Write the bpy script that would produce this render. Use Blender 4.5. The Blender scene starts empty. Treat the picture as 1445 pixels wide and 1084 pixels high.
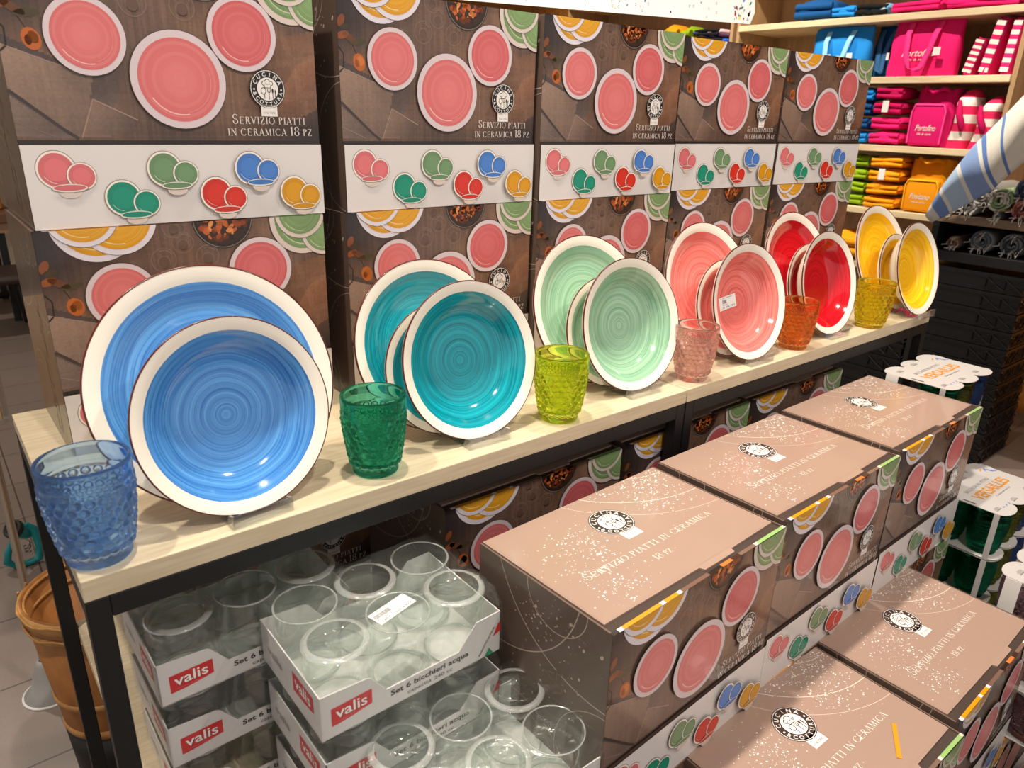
import bpy, math, random
from mathutils import Vector, Matrix
random.seed(7)
SC = bpy.context.scene
COL = SC.collection
PI = math.pi
ZS = 0.815                       # height of the display table top

# ------------------------------------------------------------------ colours
def lin(c):
    return tuple((v/255/12.92 if v/255 <= .04045 else ((v/255+.055)/1.055)**2.4) for v in c[:3])
def hx(r, g, b): return (r, g, b)

# ------------------------------------------------------------------ materials
MATS = {}
def mat(name, col=(200, 200, 200), rough=.5, metal=0., spec=.5, trans=0., ior=1.45, coat=0., noise=None, bump=None, alpha=1., sheen=0.):
    if name in MATS: return MATS[name]
    m = bpy.data.materials.new(name); m.use_nodes = True
    nt = m.node_tree; p = nt.nodes['Principled BSDF']
    p.inputs['Base Color'].default_value = (*lin(col), 1)
    p.inputs['Roughness'].default_value = rough; p.inputs['Metallic'].default_value = metal
    p.inputs['Specular IOR Level'].default_value = spec
    p.inputs['Transmission Weight'].default_value = trans; p.inputs['IOR'].default_value = ior
    p.inputs['Coat Weight'].default_value = coat; p.inputs['Coat Roughness'].default_value = .06
    p.inputs['Sheen Weight'].default_value = sheen
    if noise:                    # (second colour, scale, stretch xyz, detail)
        c2, sc, st, det = noise
        tc = nt.nodes.new('ShaderNodeTexCoord'); mp = nt.nodes.new('ShaderNodeMapping'); mp.inputs['Scale'].default_value = st
        nz = nt.nodes.new('ShaderNodeTexNoise'); nz.inputs['Scale'].default_value = sc; nz.inputs['Detail'].default_value = det
        rp = nt.nodes.new('ShaderNodeValToRGB'); rp.color_ramp.elements[0].position = .35; rp.color_ramp.elements[1].position = .65
        rp.color_ramp.elements[0].color = (*lin(col), 1); rp.color_ramp.elements[1].color = (*lin(c2), 1)
        L = nt.links.new
        L(tc.outputs['Object'], mp.inputs['Vector']); L(mp.outputs['Vector'], nz.inputs['Vector'])
        L(nz.outputs['Fac'], rp.inputs['Fac']); L(rp.outputs['Color'], p.inputs['Base Color'])
    if bump:                     # (scale, strength)
        tc = nt.nodes.new('ShaderNodeTexCoord'); nz = nt.nodes.new('ShaderNodeTexNoise'); nz.inputs['Scale'].default_value = bump[0]
        nz.inputs['Detail'].default_value = 4
        b = nt.nodes.new('ShaderNodeBump'); b.inputs['Strength'].default_value = bump[1]; b.inputs['Distance'].default_value = .004
        nt.links.new(tc.outputs['Object'], nz.inputs['Vector']); nt.links.new(nz.outputs['Fac'], b.inputs['Height']); nt.links.new(b.outputs['Normal'], p.inputs['Normal'])
    MATS[name] = m
    return m

def mat_attr(name, rough=.4, coat=0., spec=.5, bump=None, sheen=0.):
    """printed or woven surface: the colour is a mesh attribute"""
    m = mat(name, (255, 255, 255), rough, coat=coat, spec=spec, bump=bump, sheen=sheen)
    nt = m.node_tree; a = nt.nodes.new('ShaderNodeVertexColor'); a.layer_name = 'Col'
    nt.links.new(a.outputs['Color'], nt.nodes['Principled BSDF'].inputs['Base Color'])
    return m

def mat_glaze(name, c1, c2):
    """brushed ceramic glaze: fine concentric rings round the local z axis"""
    m = mat(name, c1, .11, spec=.6, coat=.35)
    nt = m.node_tree; N = nt.nodes.new; L = nt.links.new
    tc = N('ShaderNodeTexCoord'); sx = N('ShaderNodeSeparateXYZ'); L(tc.outputs['Object'], sx.inputs[0])
    cb = N('ShaderNodeCombineXYZ'); L(sx.outputs[0], cb.inputs[0]); L(sx.outputs[1], cb.inputs[1])
    ln = N('ShaderNodeVectorMath'); ln.operation = 'LENGTH'; L(cb.outputs[0], ln.inputs[0])
    at = N('ShaderNodeMath'); at.operation = 'MULTIPLY'; at.inputs[1].default_value = 26; L(sx.outputs[1], at.inputs[0])
    wob = N('ShaderNodeTexNoise'); wob.inputs['Scale'].default_value = 18; wob.inputs['Detail'].default_value = 1; L(tc.outputs['Object'], wob.inputs['Vector'])
    wm = N('ShaderNodeMath'); wm.operation = 'MULTIPLY'; wm.inputs[1].default_value = .006; L(wob.outputs['Fac'], wm.inputs[0])
    ad = N('ShaderNodeMath'); ad.operation = 'ADD'; L(ln.outputs['Value'], ad.inputs[0]); L(wm.outputs[0], ad.inputs[1])
    v = N('ShaderNodeCombineXYZ'); L(ad.outputs[0], v.inputs[0])
    am = N('ShaderNodeMath'); am.operation = 'MULTIPLY'; am.inputs[1].default_value = .0007; L(at.outputs[0], am.inputs[0]); L(am.outputs[0], v.inputs[1])
    n1 = N('ShaderNodeTexNoise'); n1.inputs['Scale'].default_value = 760; n1.inputs['Detail'].default_value = 3; L(v.outputs[0], n1.inputs['Vector'])
    n2 = N('ShaderNodeTexNoise'); n2.inputs['Scale'].default_value = 230; n2.inputs['Detail'].default_value = 2; L(v.outputs[0], n2.inputs['Vector'])
    mx = N('ShaderNodeMath'); mx.operation = 'ADD'; L(n1.outputs['Fac'], mx.inputs[0]); L(n2.outputs['Fac'], mx.inputs[1])
    hf = N('ShaderNodeMath'); hf.operation = 'MULTIPLY'; hf.inputs[1].default_value = .5; L(mx.outputs[0], hf.inputs[0])
    rp = N('ShaderNodeValToRGB'); rp.color_ramp.elements[0].position = .38; rp.color_ramp.elements[1].position = .62
    rp.color_ramp.elements[0].color = (*lin(c1), 1); rp.color_ramp.elements[1].color = (*lin(c2), 1)
    L(hf.outputs[0], rp.inputs['Fac']); L(rp.outputs['Color'], nt.nodes['Principled BSDF'].inputs['Base Color'])
    return m

def mat_glass(name, col, thin=.35, rough=.0, ior=1.47):
    """pressed glass: refracting body with part of the light passing straight through"""
    m = bpy.data.materials.new(name); m.use_nodes = True; nt = m.node_tree; nt.nodes.clear(); N = nt.nodes.new; L = nt.links.new
    o = N('ShaderNodeOutputMaterial'); g = N('ShaderNodeBsdfGlass'); t = N('ShaderNodeBsdfTransparent'); mx = N('ShaderNodeMixShader')
    cc = tuple(max(v, .004)**.27 for v in lin(col))
    g.inputs['Color'].default_value = (*cc, 1); g.inputs['Roughness'].default_value = rough; g.inputs['IOR'].default_value = ior
    t.inputs['Color'].default_value = (*cc, 1); mx.inputs[0].default_value = thin
    L(g.outputs[0], mx.inputs[1]); L(t.outputs[0], mx.inputs[2]); L(mx.outputs[0], o.inputs[0])
    MATS[name] = m
    return m

def mat_thin(name, tint, fac=.06, rough=.05, gloss=(255, 255, 255), milk=0., wrinkle=None, fres=1.3):
    """thin clear sheet or wall: straight-through light, Fresnel reflections, a little milkiness"""
    m = bpy.data.materials.new(name); m.use_nodes = True; nt = m.node_tree; nt.nodes.clear(); N = nt.nodes.new; L = nt.links.new
    o = N('ShaderNodeOutputMaterial'); g = N('ShaderNodeBsdfGlossy'); t = N('ShaderNodeBsdfTransparent'); mx = N('ShaderNodeMixShader')
    g.inputs['Color'].default_value = (*lin(gloss), 1); g.inputs['Roughness'].default_value = rough
    t.inputs['Color'].default_value = (*lin(tint), 1)
    lw = N('ShaderNodeLayerWeight'); lw.inputs['Blend'].default_value = .22
    mm = N('ShaderNodeMath'); mm.operation = 'MULTIPLY_ADD'; mm.inputs[1].default_value = fres*.35; mm.inputs[2].default_value = fac; mm.use_clamp = True
    L(lw.outputs['Facing'], mm.inputs[0]); L(mm.outputs[0], mx.inputs[0])
    base = t.outputs[0]
    if milk:
        d = N('ShaderNodeBsdfDiffuse'); d.inputs['Color'].default_value = (*lin((225, 225, 222)), 1)
        m2 = N('ShaderNodeMixShader'); m2.inputs[0].default_value = milk; L(t.outputs[0], m2.inputs[1]); L(d.outputs[0], m2.inputs[2]); base = m2.outputs[0]
    if wrinkle:
        tc = N('ShaderNodeTexCoord'); nz = N('ShaderNodeTexNoise'); nz.inputs['Scale'].default_value = wrinkle[0]; nz.inputs['Detail'].default_value = 3; nz.inputs['Distortion'].default_value = 1.5
        b = N('ShaderNodeBump'); b.inputs['Strength'].default_value = wrinkle[1]; b.inputs['Distance'].default_value = .004
        L(tc.outputs['Object'], nz.inputs['Vector']); L(nz.outputs['Fac'], b.inputs['Height']); L(b.outputs['Normal'], g.inputs['Normal'])
    L(base, mx.inputs[1]); L(g.outputs[0], mx.inputs[2]); L(mx.outputs[0], o.inputs[0])
    MATS[name] = m
    return m

# ------------------------------------------------------------------ mesh builder
class MB:
    def __init__(s): s.v = []; s.f = []; s.mi = []; s.c = []; s.sm = []
    def face(s, pts, col=None, mi=0, smooth=False):
        b = len(s.v); s.v += [tuple(p) for p in pts]; s.f.append(tuple(range(b, b+len(pts)))); s.mi.append(mi); s.c.append(col); s.sm.append(smooth)
    def box(s, x0, y0, z0, x1, y1, z1, col=None, mi=0, M=None):
        P = [(x0,y0,z0),(x1,y0,z0),(x1,y1,z0),(x0,y1,z0),(x0,y0,z1),(x1,y0,z1),(x1,y1,z1),(x0,y1,z1)]
        if M is not None: P = [tuple(M @ Vector(p)) for p in P]
        b = len(s.v); s.v += P
        for q in ((0,3,2,1),(4,5,6,7),(0,1,5,4),(1,2,6,5),(2,3,7,6),(3,0,4,7)):
            s.f.append(tuple(b+i for i in q)); s.mi.append(mi); s.c.append(col); s.sm.append(False)
    def grid(s, fn, nu, nv, colfn=None, closed_u=False, closed_v=False, mi=0, smooth=True):
        b = len(s.v)
        for j in range(nv):
            for i in range(nu): s.v.append(tuple(fn(i, j)))
        for j in range(nv if closed_v else nv-1):
            for i in range(nu if closed_u else nu-1):
                i2, j2 = (i+1) % nu, (j+1) % nv
                s.f.append((b+j*nu+i, b+j*nu+i2, b+j2*nu+i2, b+j2*nu+i)); s.mi.append(mi); s.sm.append(smooth)
                s.c.append(colfn(i, j) if colfn else None)
    def lathe(s, prof, n=64, col=None, mi=0, mis=None, M=None, smooth=True):
        b = len(s.v); P = []
        for r, z in prof:
            for k in range(n):
                a = 2*PI*k/n; p = (r*math.cos(a), r*math.sin(a), z)
                P.append(tuple(M @ Vector(p)) if M is not None else p)
        s.v += P
        for j in range(len(prof)-1):
            for k in range(n):
                k2 = (k+1) % n
                s.f.append((b+j*n+k, b+j*n+k2, b+(j+1)*n+k2, b+(j+1)*n+k)); s.mi.append(mis[j] if mis else mi); s.c.append(col); s.sm.append(smooth)
        if prof[0][0] > 1e-6 and False: pass
    def disc(s, r, z, n=64, col=None, mi=0, M=None, up=True):
        P = [(r*math.cos(2*PI*k/n), r*math.sin(2*PI*k/n), z) for k in range(n)]
        if M is not None: P = [tuple(M @ Vector(p)) for p in P]
        s.face(P if up else P[::-1], col, mi)
    def tube(s, path, r, n=10, col=None, mi=0, cap=True):
        path = [Vector(p) for p in path]; rings = []; prev = None
        for i, p in enumerate(path):
            t = (path[min(i+1, len(path)-1)]-path[max(i-1, 0)]).normalized()
            if prev is None:
                a = Vector((0,0,1)) if abs(t.z) < .9 else Vector((1,0,0)); prev = t.cross(a).normalized()
            u = (prev-t*prev.dot(t)).normalized(); prev = u; w = t.cross(u)
            rr = r[i] if isinstance(r, (list, tuple)) else r
            rings.append([p+u*rr*math.cos(2*PI*k/n)+w*rr*math.sin(2*PI*k/n) for k in range(n)])
        b = len(s.v)
        for g in rings: s.v += [tuple(p) for p in g]
        for j in range(len(rings)-1):
            for k in range(n):
                k2 = (k+1) % n; s.f.append((b+j*n+k, b+j*n+k2, b+(j+1)*n+k2, b+(j+1)*n+k)); s.mi.append(mi); s.c.append(col); s.sm.append(True)
        if cap:
            s.face(rings[0][::-1], col, mi); s.face(rings[-1], col, mi)
    def poly_prism(s, pts, z0, z1, col=None, mi=0, M=None):
        n = len(pts); A = [(p[0], p[1], z0) for p in pts]; B = [(p[0], p[1], z1) for p in pts]
        if M is not None: A = [tuple(M @ Vector(p)) for p in A]; B = [tuple(M @ Vector(p)) for p in B]
        s.face(A[::-1], col, mi); s.face(B, col, mi)
        for i in range(n): s.face([A[i], A[(i+1)%n], B[(i+1)%n], B[i]], col, mi)
    def rbox(s, x0, y0, z0, x1, y1, z1, r=.01, seg=3, col=None, mi=0, M=None):
        """box with rounded vertical edges and slightly rounded top/bottom"""
        def outline(ins):
            o = []; rr = max(r-ins, .0005)
            for cx, cy, a0 in ((x1-r, y1-r, 0), (x0+r, y1-r, PI/2), (x0+r, y0+r, PI), (x1-r, y0+r, 1.5*PI)):
                for k in range(seg+1):
                    a = a0+PI/2*k/seg; o.append((cx+rr*math.cos(a), cy+rr*math.sin(a)))
            return o
        layers = []
        rz = min(r, (z1-z0)/2*.98)
        for k in range(seg+1):
            a = PI/2*k/seg; layers.append((rz*(1-math.sin(a)), z0+rz*(1-math.cos(a))))
        for k in range(seg+1):
            a = PI/2*k/seg; layers.append((rz*(1-math.cos(a)), z1-rz*(1-math.sin(a))))
        rings = [[(x, y, z) for x, y in outline(ins)] for ins, z in layers]
        if M is not None: rings = [[tuple(M @ Vector(p)) for p in g] for g in rings]
        n = len(rings[0]); b = len(s.v)
        for g in rings: s.v += g
        for j in range(len(rings)-1):
            for k in range(n):
                s.f.append((b+j*n+k, b+j*n+(k+1)%n, b+(j+1)*n+(k+1)%n, b+(j+1)*n+k)); s.mi.append(mi); s.c.append(col); s.sm.append(True)
        s.face(rings[0][::-1], col, mi, True); s.face(rings[-1], col, mi, True)
    def mesh(s, name, mats):
        me = bpy.data.meshes.new(name); me.from_pydata(s.v, [], s.f)
        for m in (mats if isinstance(mats, (list, tuple)) else [mats]): me.materials.append(m)
        me.polygons.foreach_set('material_index', s.mi); me.polygons.foreach_set('use_smooth', s.sm)
        if any(c is not None for c in s.c):
            ca = me.color_attributes.new('Col', 'FLOAT_COLOR', 'CORNER'); buf = []
            cache = {}
            for f, c in zip(s.f, s.c):
                if c is None: c = (255, 255, 255)
                if isinstance(c[0], (tuple, list)):
                    for q in c: buf += [*lin(q), 1.]
                else:
                    if c not in cache: cache[c] = [*lin(c), 1.]
                    buf += cache[c]*len(f)
            ca.data.foreach_set('color', buf)
        me.update()
        return me
    def build(s, name, mats, parent=None, loc=None, M=None):
        o = bpy.data.objects.new(name, s.mesh(name, mats)); COL.objects.link(o)
        if parent: o.parent = parent
        if loc is not None: o.location = loc
        if M is not None: o.matrix_world = M
        return o

def tag(o, label=None, cat=None, group=None, kind=None):
    if label: o['label'] = label
    if cat: o['category'] = cat
    if group: o['group'] = group
    if kind: o['kind'] = kind
    return o
def thing(name, label, cat, loc=(0,0,0), rz=0, group=None):
    o = bpy.data.objects.new(name, None); COL.objects.link(o); o.location = loc; o.rotation_euler = (0,0,rz); o.empty_display_size = .02
    return tag(o, label, cat, group)
def struct(o): o['kind'] = 'structure'; return o
def copy_tree(o, parent=None):
    c = o.copy(); COL.objects.link(c)
    if parent: c.parent = parent
    for ch in list(o.children): copy_tree(ch, c)
    return c
def bevel(o, w=.001, seg=2):
    b = o.modifiers.new('bevel', 'BEVEL'); b.width = w; b.segments = seg; b.limit_method = 'ANGLE'; b.angle_limit = .7
    return o

# ------------------------------------------------------------------ lettering
_TX = {}
def text_polys(txt, size=1., shear=0., bold=0., align='LEFT'):
    """outline lettering as flat polygons in the xy plane"""
    k = (txt, shear, bold, align)
    if k not in _TX:
        cu = bpy.data.curves.new('lettering', 'FONT'); cu.body = txt; cu.size = 1; cu.shear = shear; cu.offset = bold; cu.align_x = align; cu.resolution_u = 3
        ob = bpy.data.objects.new('lettering', cu); COL.objects.link(ob)
        dg = bpy.context.evaluated_depsgraph_get(); me = ob.evaluated_get(dg).to_mesh()
        _TX[k] = [[(me.vertices[i].co.x, me.vertices[i].co.y) for i in p.vertices] for p in me.polygons]
        ob.evaluated_get(dg).to_mesh_clear(); bpy.data.objects.remove(ob); bpy.data.curves.remove(cu)
    return [[(x*size, y*size) for x, y in p] for p in _TX[k]]

def fit_text(txt, x, y, w, h, **kw):
    """lettering scaled to start at x,y with width w and capital height h"""
    P = text_polys(txt, 1., **kw); xs = [p[0] for q in P for p in q]
    x0, x1 = min(xs), max(xs); sx = w/(x1-x0); sy = h/.70
    return [[(x+(px-x0)*sx, y+py*sy) for px, py in q] for q in P]

SERIF = {   # stroke letters, unit capital height: (list of strokes: (x0,y0,x1,y1,width)), advance
 'I': ([(.18,0,.18,1,.12)], .36), 'E': ([(.16,0,.16,1,.12),(.16,.97,.6,.97,.05),(.16,.5,.5,.5,.05),(.16,.03,.62,.03,.05),(.6,.97,.6,.8,.04),(.62,.03,.62,.22,.04),(.5,.6,.5,.4,.04)], .74),
 'T': ([(.34,0,.34,1,.12),(.02,.97,.66,.97,.05),(.03,.97,.03,.78,.04),(.65,.97,.65,.78,.04)], .7),
 'P': ([(.16,0,.16,1,.12)], .62), 'R': ([(.16,0,.16,1,.12),(.34,.5,.68,.02,.12)], .76),
 'A': ([(.06,0,.36,1,.05),(.36,1,.66,0,.12),(.17,.33,.54,.33,.05)], .76), 'V': ([(.04,1,.34,0,.12),(.34,0,.64,1,.05)], .7),
 'N': ([(.12,0,.12,1,.05),(.12,1,.66,0,.12),(.66,0,.66,1,.05)], .82), 'M': ([(.12,0,.15,1,.05),(.15,1,.45,.05,.12),(.45,.05,.76,1,.05),(.78,0,.78,1,.12)], .96),
 'Z': ([(.06,.97,.58,.97,.05),(.58,.97,.06,.03,.12),(.06,.03,.6,.03,.05),(.06,.97,.06,.8,.04),(.6,.03,.6,.2,.04)], .68),
 'L': ([(.16,0,.16,1,.12),(.16,.03,.6,.03,.05),(.6,.03,.6,.22,.04)], .66), '1': ([(.2,0,.2,1,.12),(.2,1,.06,.84,.05)], .4), '-': ([(.04,.4,.3,.4,.06)], .36), ' ': ([], .34),
}
def _arc(cx, cy, rx, ry, a0, a1, w0, w1, n=18):
    out = []
    for k in range(n):
        t0, t1 = a0+(a1-a0)*k/n, a0+(a1-a0)*(k+1)/n
        def pt(t, d): return (cx+(rx+d*w0_(t))*math.cos(t), cy+(ry+d*w0_(t)*.7)*math.sin(t))
        def w0_(t): return w1+(w0-w1)*abs(math.cos(t))
        out.append([pt(t0,-.5), pt(t0,.5), pt(t1,.5), pt(t1,-.5)])
    return out
ARCS = {
 'P': [_arc(.2,.75,.3,.23,-PI/2,PI/2,.12,.05)], 'R': [_arc(.2,.75,.3,.23,-PI/2,PI/2,.12,.05)],
 'O': [_arc(.42,.5,.36,.48,0,2*PI,.12,.05,28)], 'C': [_arc(.42,.5,.36,.48,.7,2*PI-.7,.12,.05,24)],
 'S': [_arc(.3,.74,.2,.24,.3,1.5*PI,.1,.07), _arc(.3,.26,.22,.24,-PI-.3,PI/2,.1,.07)],
 '8': [_arc(.3,.74,.2,.24,0,2*PI,.09,.05), _arc(.3,.26,.24,.25,0,2*PI,.1,.05)],
}
ADV = {'O': .88, 'C': .82, 'S': .62, '8': .62}
FEET = {'I': (.18,), 'T': (.34,), 'P': (.16,), 'R': (.16,), 'A': (.06,.66), 'V': (), 'N': (.12,), 'M': (.12,.78), '1': (.2,), 'E': (), 'L': ()}
HEADS = {'I': (.18,), 'V': (.04,.64), 'N': (.12,.66), 'M': (.14,.77), 'R': (), 'P': ()}
def serif_polys(txt, cap=1., small=.76):
    """small-capital roman lettering; first letter of a capitalised word is larger"""
    out = []; x = 0.
    for ch in txt:
        up = ch.upper(); k = 1. if (ch.isupper() or ch.isdigit()) else small
        S, adv = SERIF.get(up, ([], ADV.get(up, .5)))
        adv = ADV.get(up, adv)
        polys = []
        for x0, y0, x1, y1, w in S:
            dx, dy = x1-x0, y1-y0; l = math.hypot(dx, dy); nx, ny = -dy/l*w/2, dx/l*w/2
            polys.append([(x0+nx,y0+ny),(x0-nx,y0-ny),(x1-nx,y1-ny),(x1+nx,y1+ny)])
        for a in ARCS.get(up, []): polys += a
        for fx in FEET.get(up, ()): polys.append([(fx-.14,0),(fx+.14,0),(fx+.14,.045),(fx-.14,.045)])
        for fx in HEADS.get(up, ()): polys.append([(fx-.14,.955),(fx+.14,.955),(fx+.14,1),(fx-.14,1)])
        out += [[((x+px*k)*cap, py*k*cap) for px, py in q] for q in polys]
        x += adv*k+.07
    return out, x*cap
def fit_serif(txt, x, y, w, cap, small=.76):
    P, tw = serif_polys(txt, 1., small)
    return [[(x+px*w/tw, y+py*cap) for px, py in q] for q in P]

# ------------------------------------------------------------------ flat printed art
def clip(poly, x0, y0, x1, y1):
    for ax, lim, keep in ((0,x0,1),(0,x1,-1),(1,y0,1),(1,y1,-1)):
        out = []
        for i in range(len(poly)):
            a, b = poly[i], poly[(i+1) % len(poly)]; ia, ib = (a[ax]-lim)*keep >= 0, (b[ax]-lim)*keep >= 0
            if ia: out.append(a)
            if ia != ib:
                t = (lim-a[ax])/(b[ax]-a[ax]); out.append((a[0]+(b[0]-a[0])*t, a[1]+(b[1]-a[1])*t))
        poly = out
        if len(poly) < 3: return []
    return poly
class Art:
    """layers of flat ink polygons inside a w x h sheet; to_mb places them on a plane"""
    def __init__(s, w, h): s.w = w; s.h = h; s.L = []; s.lay = 0
    def up(s): s.lay += 1; return s
    def poly(s, pts, col):
        q = clip(list(pts), 0, 0, s.w, s.h)
        if q: s.L.append((s.lay, q, col))
    def polys(s, PP, col):
        for p in PP: s.poly(p, col)
    def ring(s, cx, cy, r0, r1, col, n=44, sy=1., a0=0., a1=2*PI):
        for k in range(n):
            t0, t1 = a0+(a1-a0)*k/n, a0+(a1-a0)*(k+1)/n
            P = [(cx+r1*math.cos(t0), cy+sy*r1*math.sin(t0)), (cx+r1*math.cos(t1), cy+sy*r1*math.sin(t1))]
            if r0 > 1e-7: P += [(cx+r0*math.cos(t1), cy+sy*r0*math.sin(t1)), (cx+r0*math.cos(t0), cy+sy*r0*math.sin(t0))]
            else: P.append((cx, cy))
            s.poly(P, col)
    def disc(s, cx, cy, r, col, n=32, sy=1., rot=0.):
        P = []
        for k in range(n):
            x, y = r*math.cos(2*PI*k/n), r*sy*math.sin(2*PI*k/n)
            P.append((cx+x*math.cos(rot)-y*math.sin(rot), cy+x*math.sin(rot)+y*math.cos(rot)))
        s.poly(P, col)
    def line(s, pts, w, col):
        for a, b in zip(pts, pts[1:]):
            l = math.hypot(b[0]-a[0], b[1]-a[1]) or 1e-9; nx, ny = -(b[1]-a[1])/l*w/2, (b[0]-a[0])/l*w/2
            s.poly([(a[0]+nx,a[1]+ny),(a[0]-nx,a[1]-ny),(b[0]-nx,b[1]-ny),(b[0]+nx,b[1]+ny)], col)
    def to_mb(s, mb, o, ex, ey, gap=.00007):
        o, ex, ey = Vector(o), Vector(ex), Vector(ey); n = ex.cross(ey)
        for lay, q, col in s.L:
            d = .0002+lay*gap
            mb.face([o+ex*x+ey*y+n*d for x, y in q], col)
        return mb
def mix(a, b, t): return tuple(a[i]+(b[i]-a[i])*t for i in range(3))

# ------------------------------------------------------------------ dinnerware cartons
BW, BH, BD = .300, .2473, .1926
WHT, DRK = (226, 220, 216), (44, 36, 33)
def ring_text(art, txt, cx, cy, r, size, a_mid, step, col, inward=False):
    n = len(txt)
    for i, ch in enumerate(txt):
        if ch == ' ': continue
        a = a_mid+(-(i-(n-1)/2)*step if not inward else (i-(n-1)/2)*step)
        P = text_polys(ch, 1., bold=.012, align='CENTER'); rot = a-PI/2 if not inward else a+PI/2
        for q in P:
            pts = []
            for x, y in q:
                x, y = x*size, (y-.35)*size
                pts.append((cx+r*math.cos(a)+x*math.cos(rot)-y*math.sin(rot), cy+r*math.sin(a)+x*math.sin(rot)+y*math.cos(rot)))
            art.poly(pts, col)
def logo(art, cx, cy, r, brown):
    art.up(); art.poly([(cx-.46*r, cy-1.42*r), (cx+.46*r, cy-1.42*r), (cx+.46*r, cy-.8*r), (cx-.46*r, cy-.8*r)], WHT)
    for q in fit_text('BY AD TREND', cx-.34*r, cy-1.29*r, .68*r, .12*r): art.poly(q, brown)
    art.disc(cx, cy, r, brown, 44); art.up(); art.ring(cx, cy, .93*r, .965*r, WHT, 44)
    art.ring(cx, cy, 0, .60*r, WHT, 40)
    ring_text(art, 'CUCINA', cx, cy, .77*r, .30*r, PI/2, .44, WHT)
    ring_text(art, '&COTTURA', cx, cy, .77*r, .28*r, -PI/2, .36, WHT, True)
    for s in (-1, 1): art.disc(cx+s*.77*r, cy-.02*r, .05*r, WHT, 10)
    art.up()
    hat = [(0,.36,.17), (-.19,.30,.13), (.19,.30,.13)]
    for x, y, q in hat: art.disc(cx+x*r, cy+y*r, q*r, brown, 20)
    art.poly([(cx-.19*r,cy+.05*r),(cx+.19*r,cy+.05*r),(cx+.21*r,cy+.24*r),(cx-.21*r,cy+.24*r)], brown)
    art.disc(cx-.25*r, cy-.1*r, .15*r, brown, 20, 1.25)
    art.disc(cx+.27*r, cy-.08*r, .055*r, brown, 14, 2.2); art.disc(cx+.42*r, cy-.12*r, .035*r, brown, 14, 3.2)
    for x in (-.02, .06, .14): art.line([(cx+x*r, cy+.02*r), (cx+x*r, cy-.12*r)], .03*r, brown)
    art.line([(cx-.02*r,cy-.12*r),(cx+.06*r,cy-.18*r),(cx+.14*r,cy-.12*r)], .04*r, brown)
    for x, b in ((-.2,-.5), (.06,-.54), (.27,-.5), (.41,-.42)): art.line([(cx+x*r, cy-.15*r), (cx+x*r, cy+b*r)], .035*r, brown)
    art.up()
    for x, y, q in hat: art.disc(cx+x*r, cy+(y-.005)*r, (q-.035)*r, WHT, 20)
    art.poly([(cx-.155*r,cy+.085*r),(cx+.155*r,cy+.085*r),(cx+.17*r,cy+.26*r),(cx-.17*r,cy+.26*r)], WHT)
    art.disc(cx-.25*r, cy-.1*r, .115*r, WHT, 20, 1.3)

def printed_plate(art, cx, cy, r, col, rim=(206, 190, 194), shade=True):
    art.up(); art.disc(cx, cy, r*1.012, (70, 56, 56), 48)
    art.up(); art.disc(cx, cy, r, rim, 48)
    art.up(); rr = .855; light = mix(col, (255, 255, 255), .10); dark = mix(col, (90, 30, 30), .10)
    rnd = random.Random(3)
    n = 12
    for k in range(n):
        t = rnd.uniform(-.5, .5)
        art.ring(cx, cy, r*rr*k/n, r*rr*(k+1)/n, mix(mix(light, dark, k/n*.8), (255,255,255) if t > 0 else dark, abs(t)*.16), 40)
    art.up(); art.ring(cx, cy, r*.70, r*.725, mix(col, (255, 245, 240), .55), 24, a0=3.7, a1=4.9)
    art.ring(cx, cy, r*.66, r*.675, mix(col, (255, 245, 240), .22), 40, a0=4.9, a1=6.6)

def icon(art, x, y, x2, y2, xb, yb, col):
    """one dinner plate, one small plate and one bowl in a single colour"""
    H = BH
    edge = (120, 95, 85); cream = (232, 224, 214)
    for cx, cy, r, sy in ((x, y, .070*H, 1.04), (x2, y2, .053*H, 1.)):
        art.up(); art.disc(cx, cy, r*1.02, edge, 32, sy); art.up(); art.disc(cx, cy, r*.985, cream, 32, sy)
        art.up(); art.disc(cx, cy, r*.88, mix(col, (0, 0, 0), .06), 32, sy); art.up(); art.disc(cx, cy, r*.6, col, 26, sy)
        art.up(); art.ring(cx, cy, r*.68, r*.72, mix(col, (255, 255, 255), .5), 14, sy, 3.6, 4.6)
    art.up(); art.disc(xb, yb-.004, .040*H, (205, 190, 180), 28, .55); art.disc(xb, yb, .064*H, edge, 32, .27)
    art.up(); art.disc(xb, yb+.0003, .062*H, cream, 32, .25); art.up(); art.disc(xb, yb+.0006, .057*H, mix(col, (0,0,0), .08), 30, .2)

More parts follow.
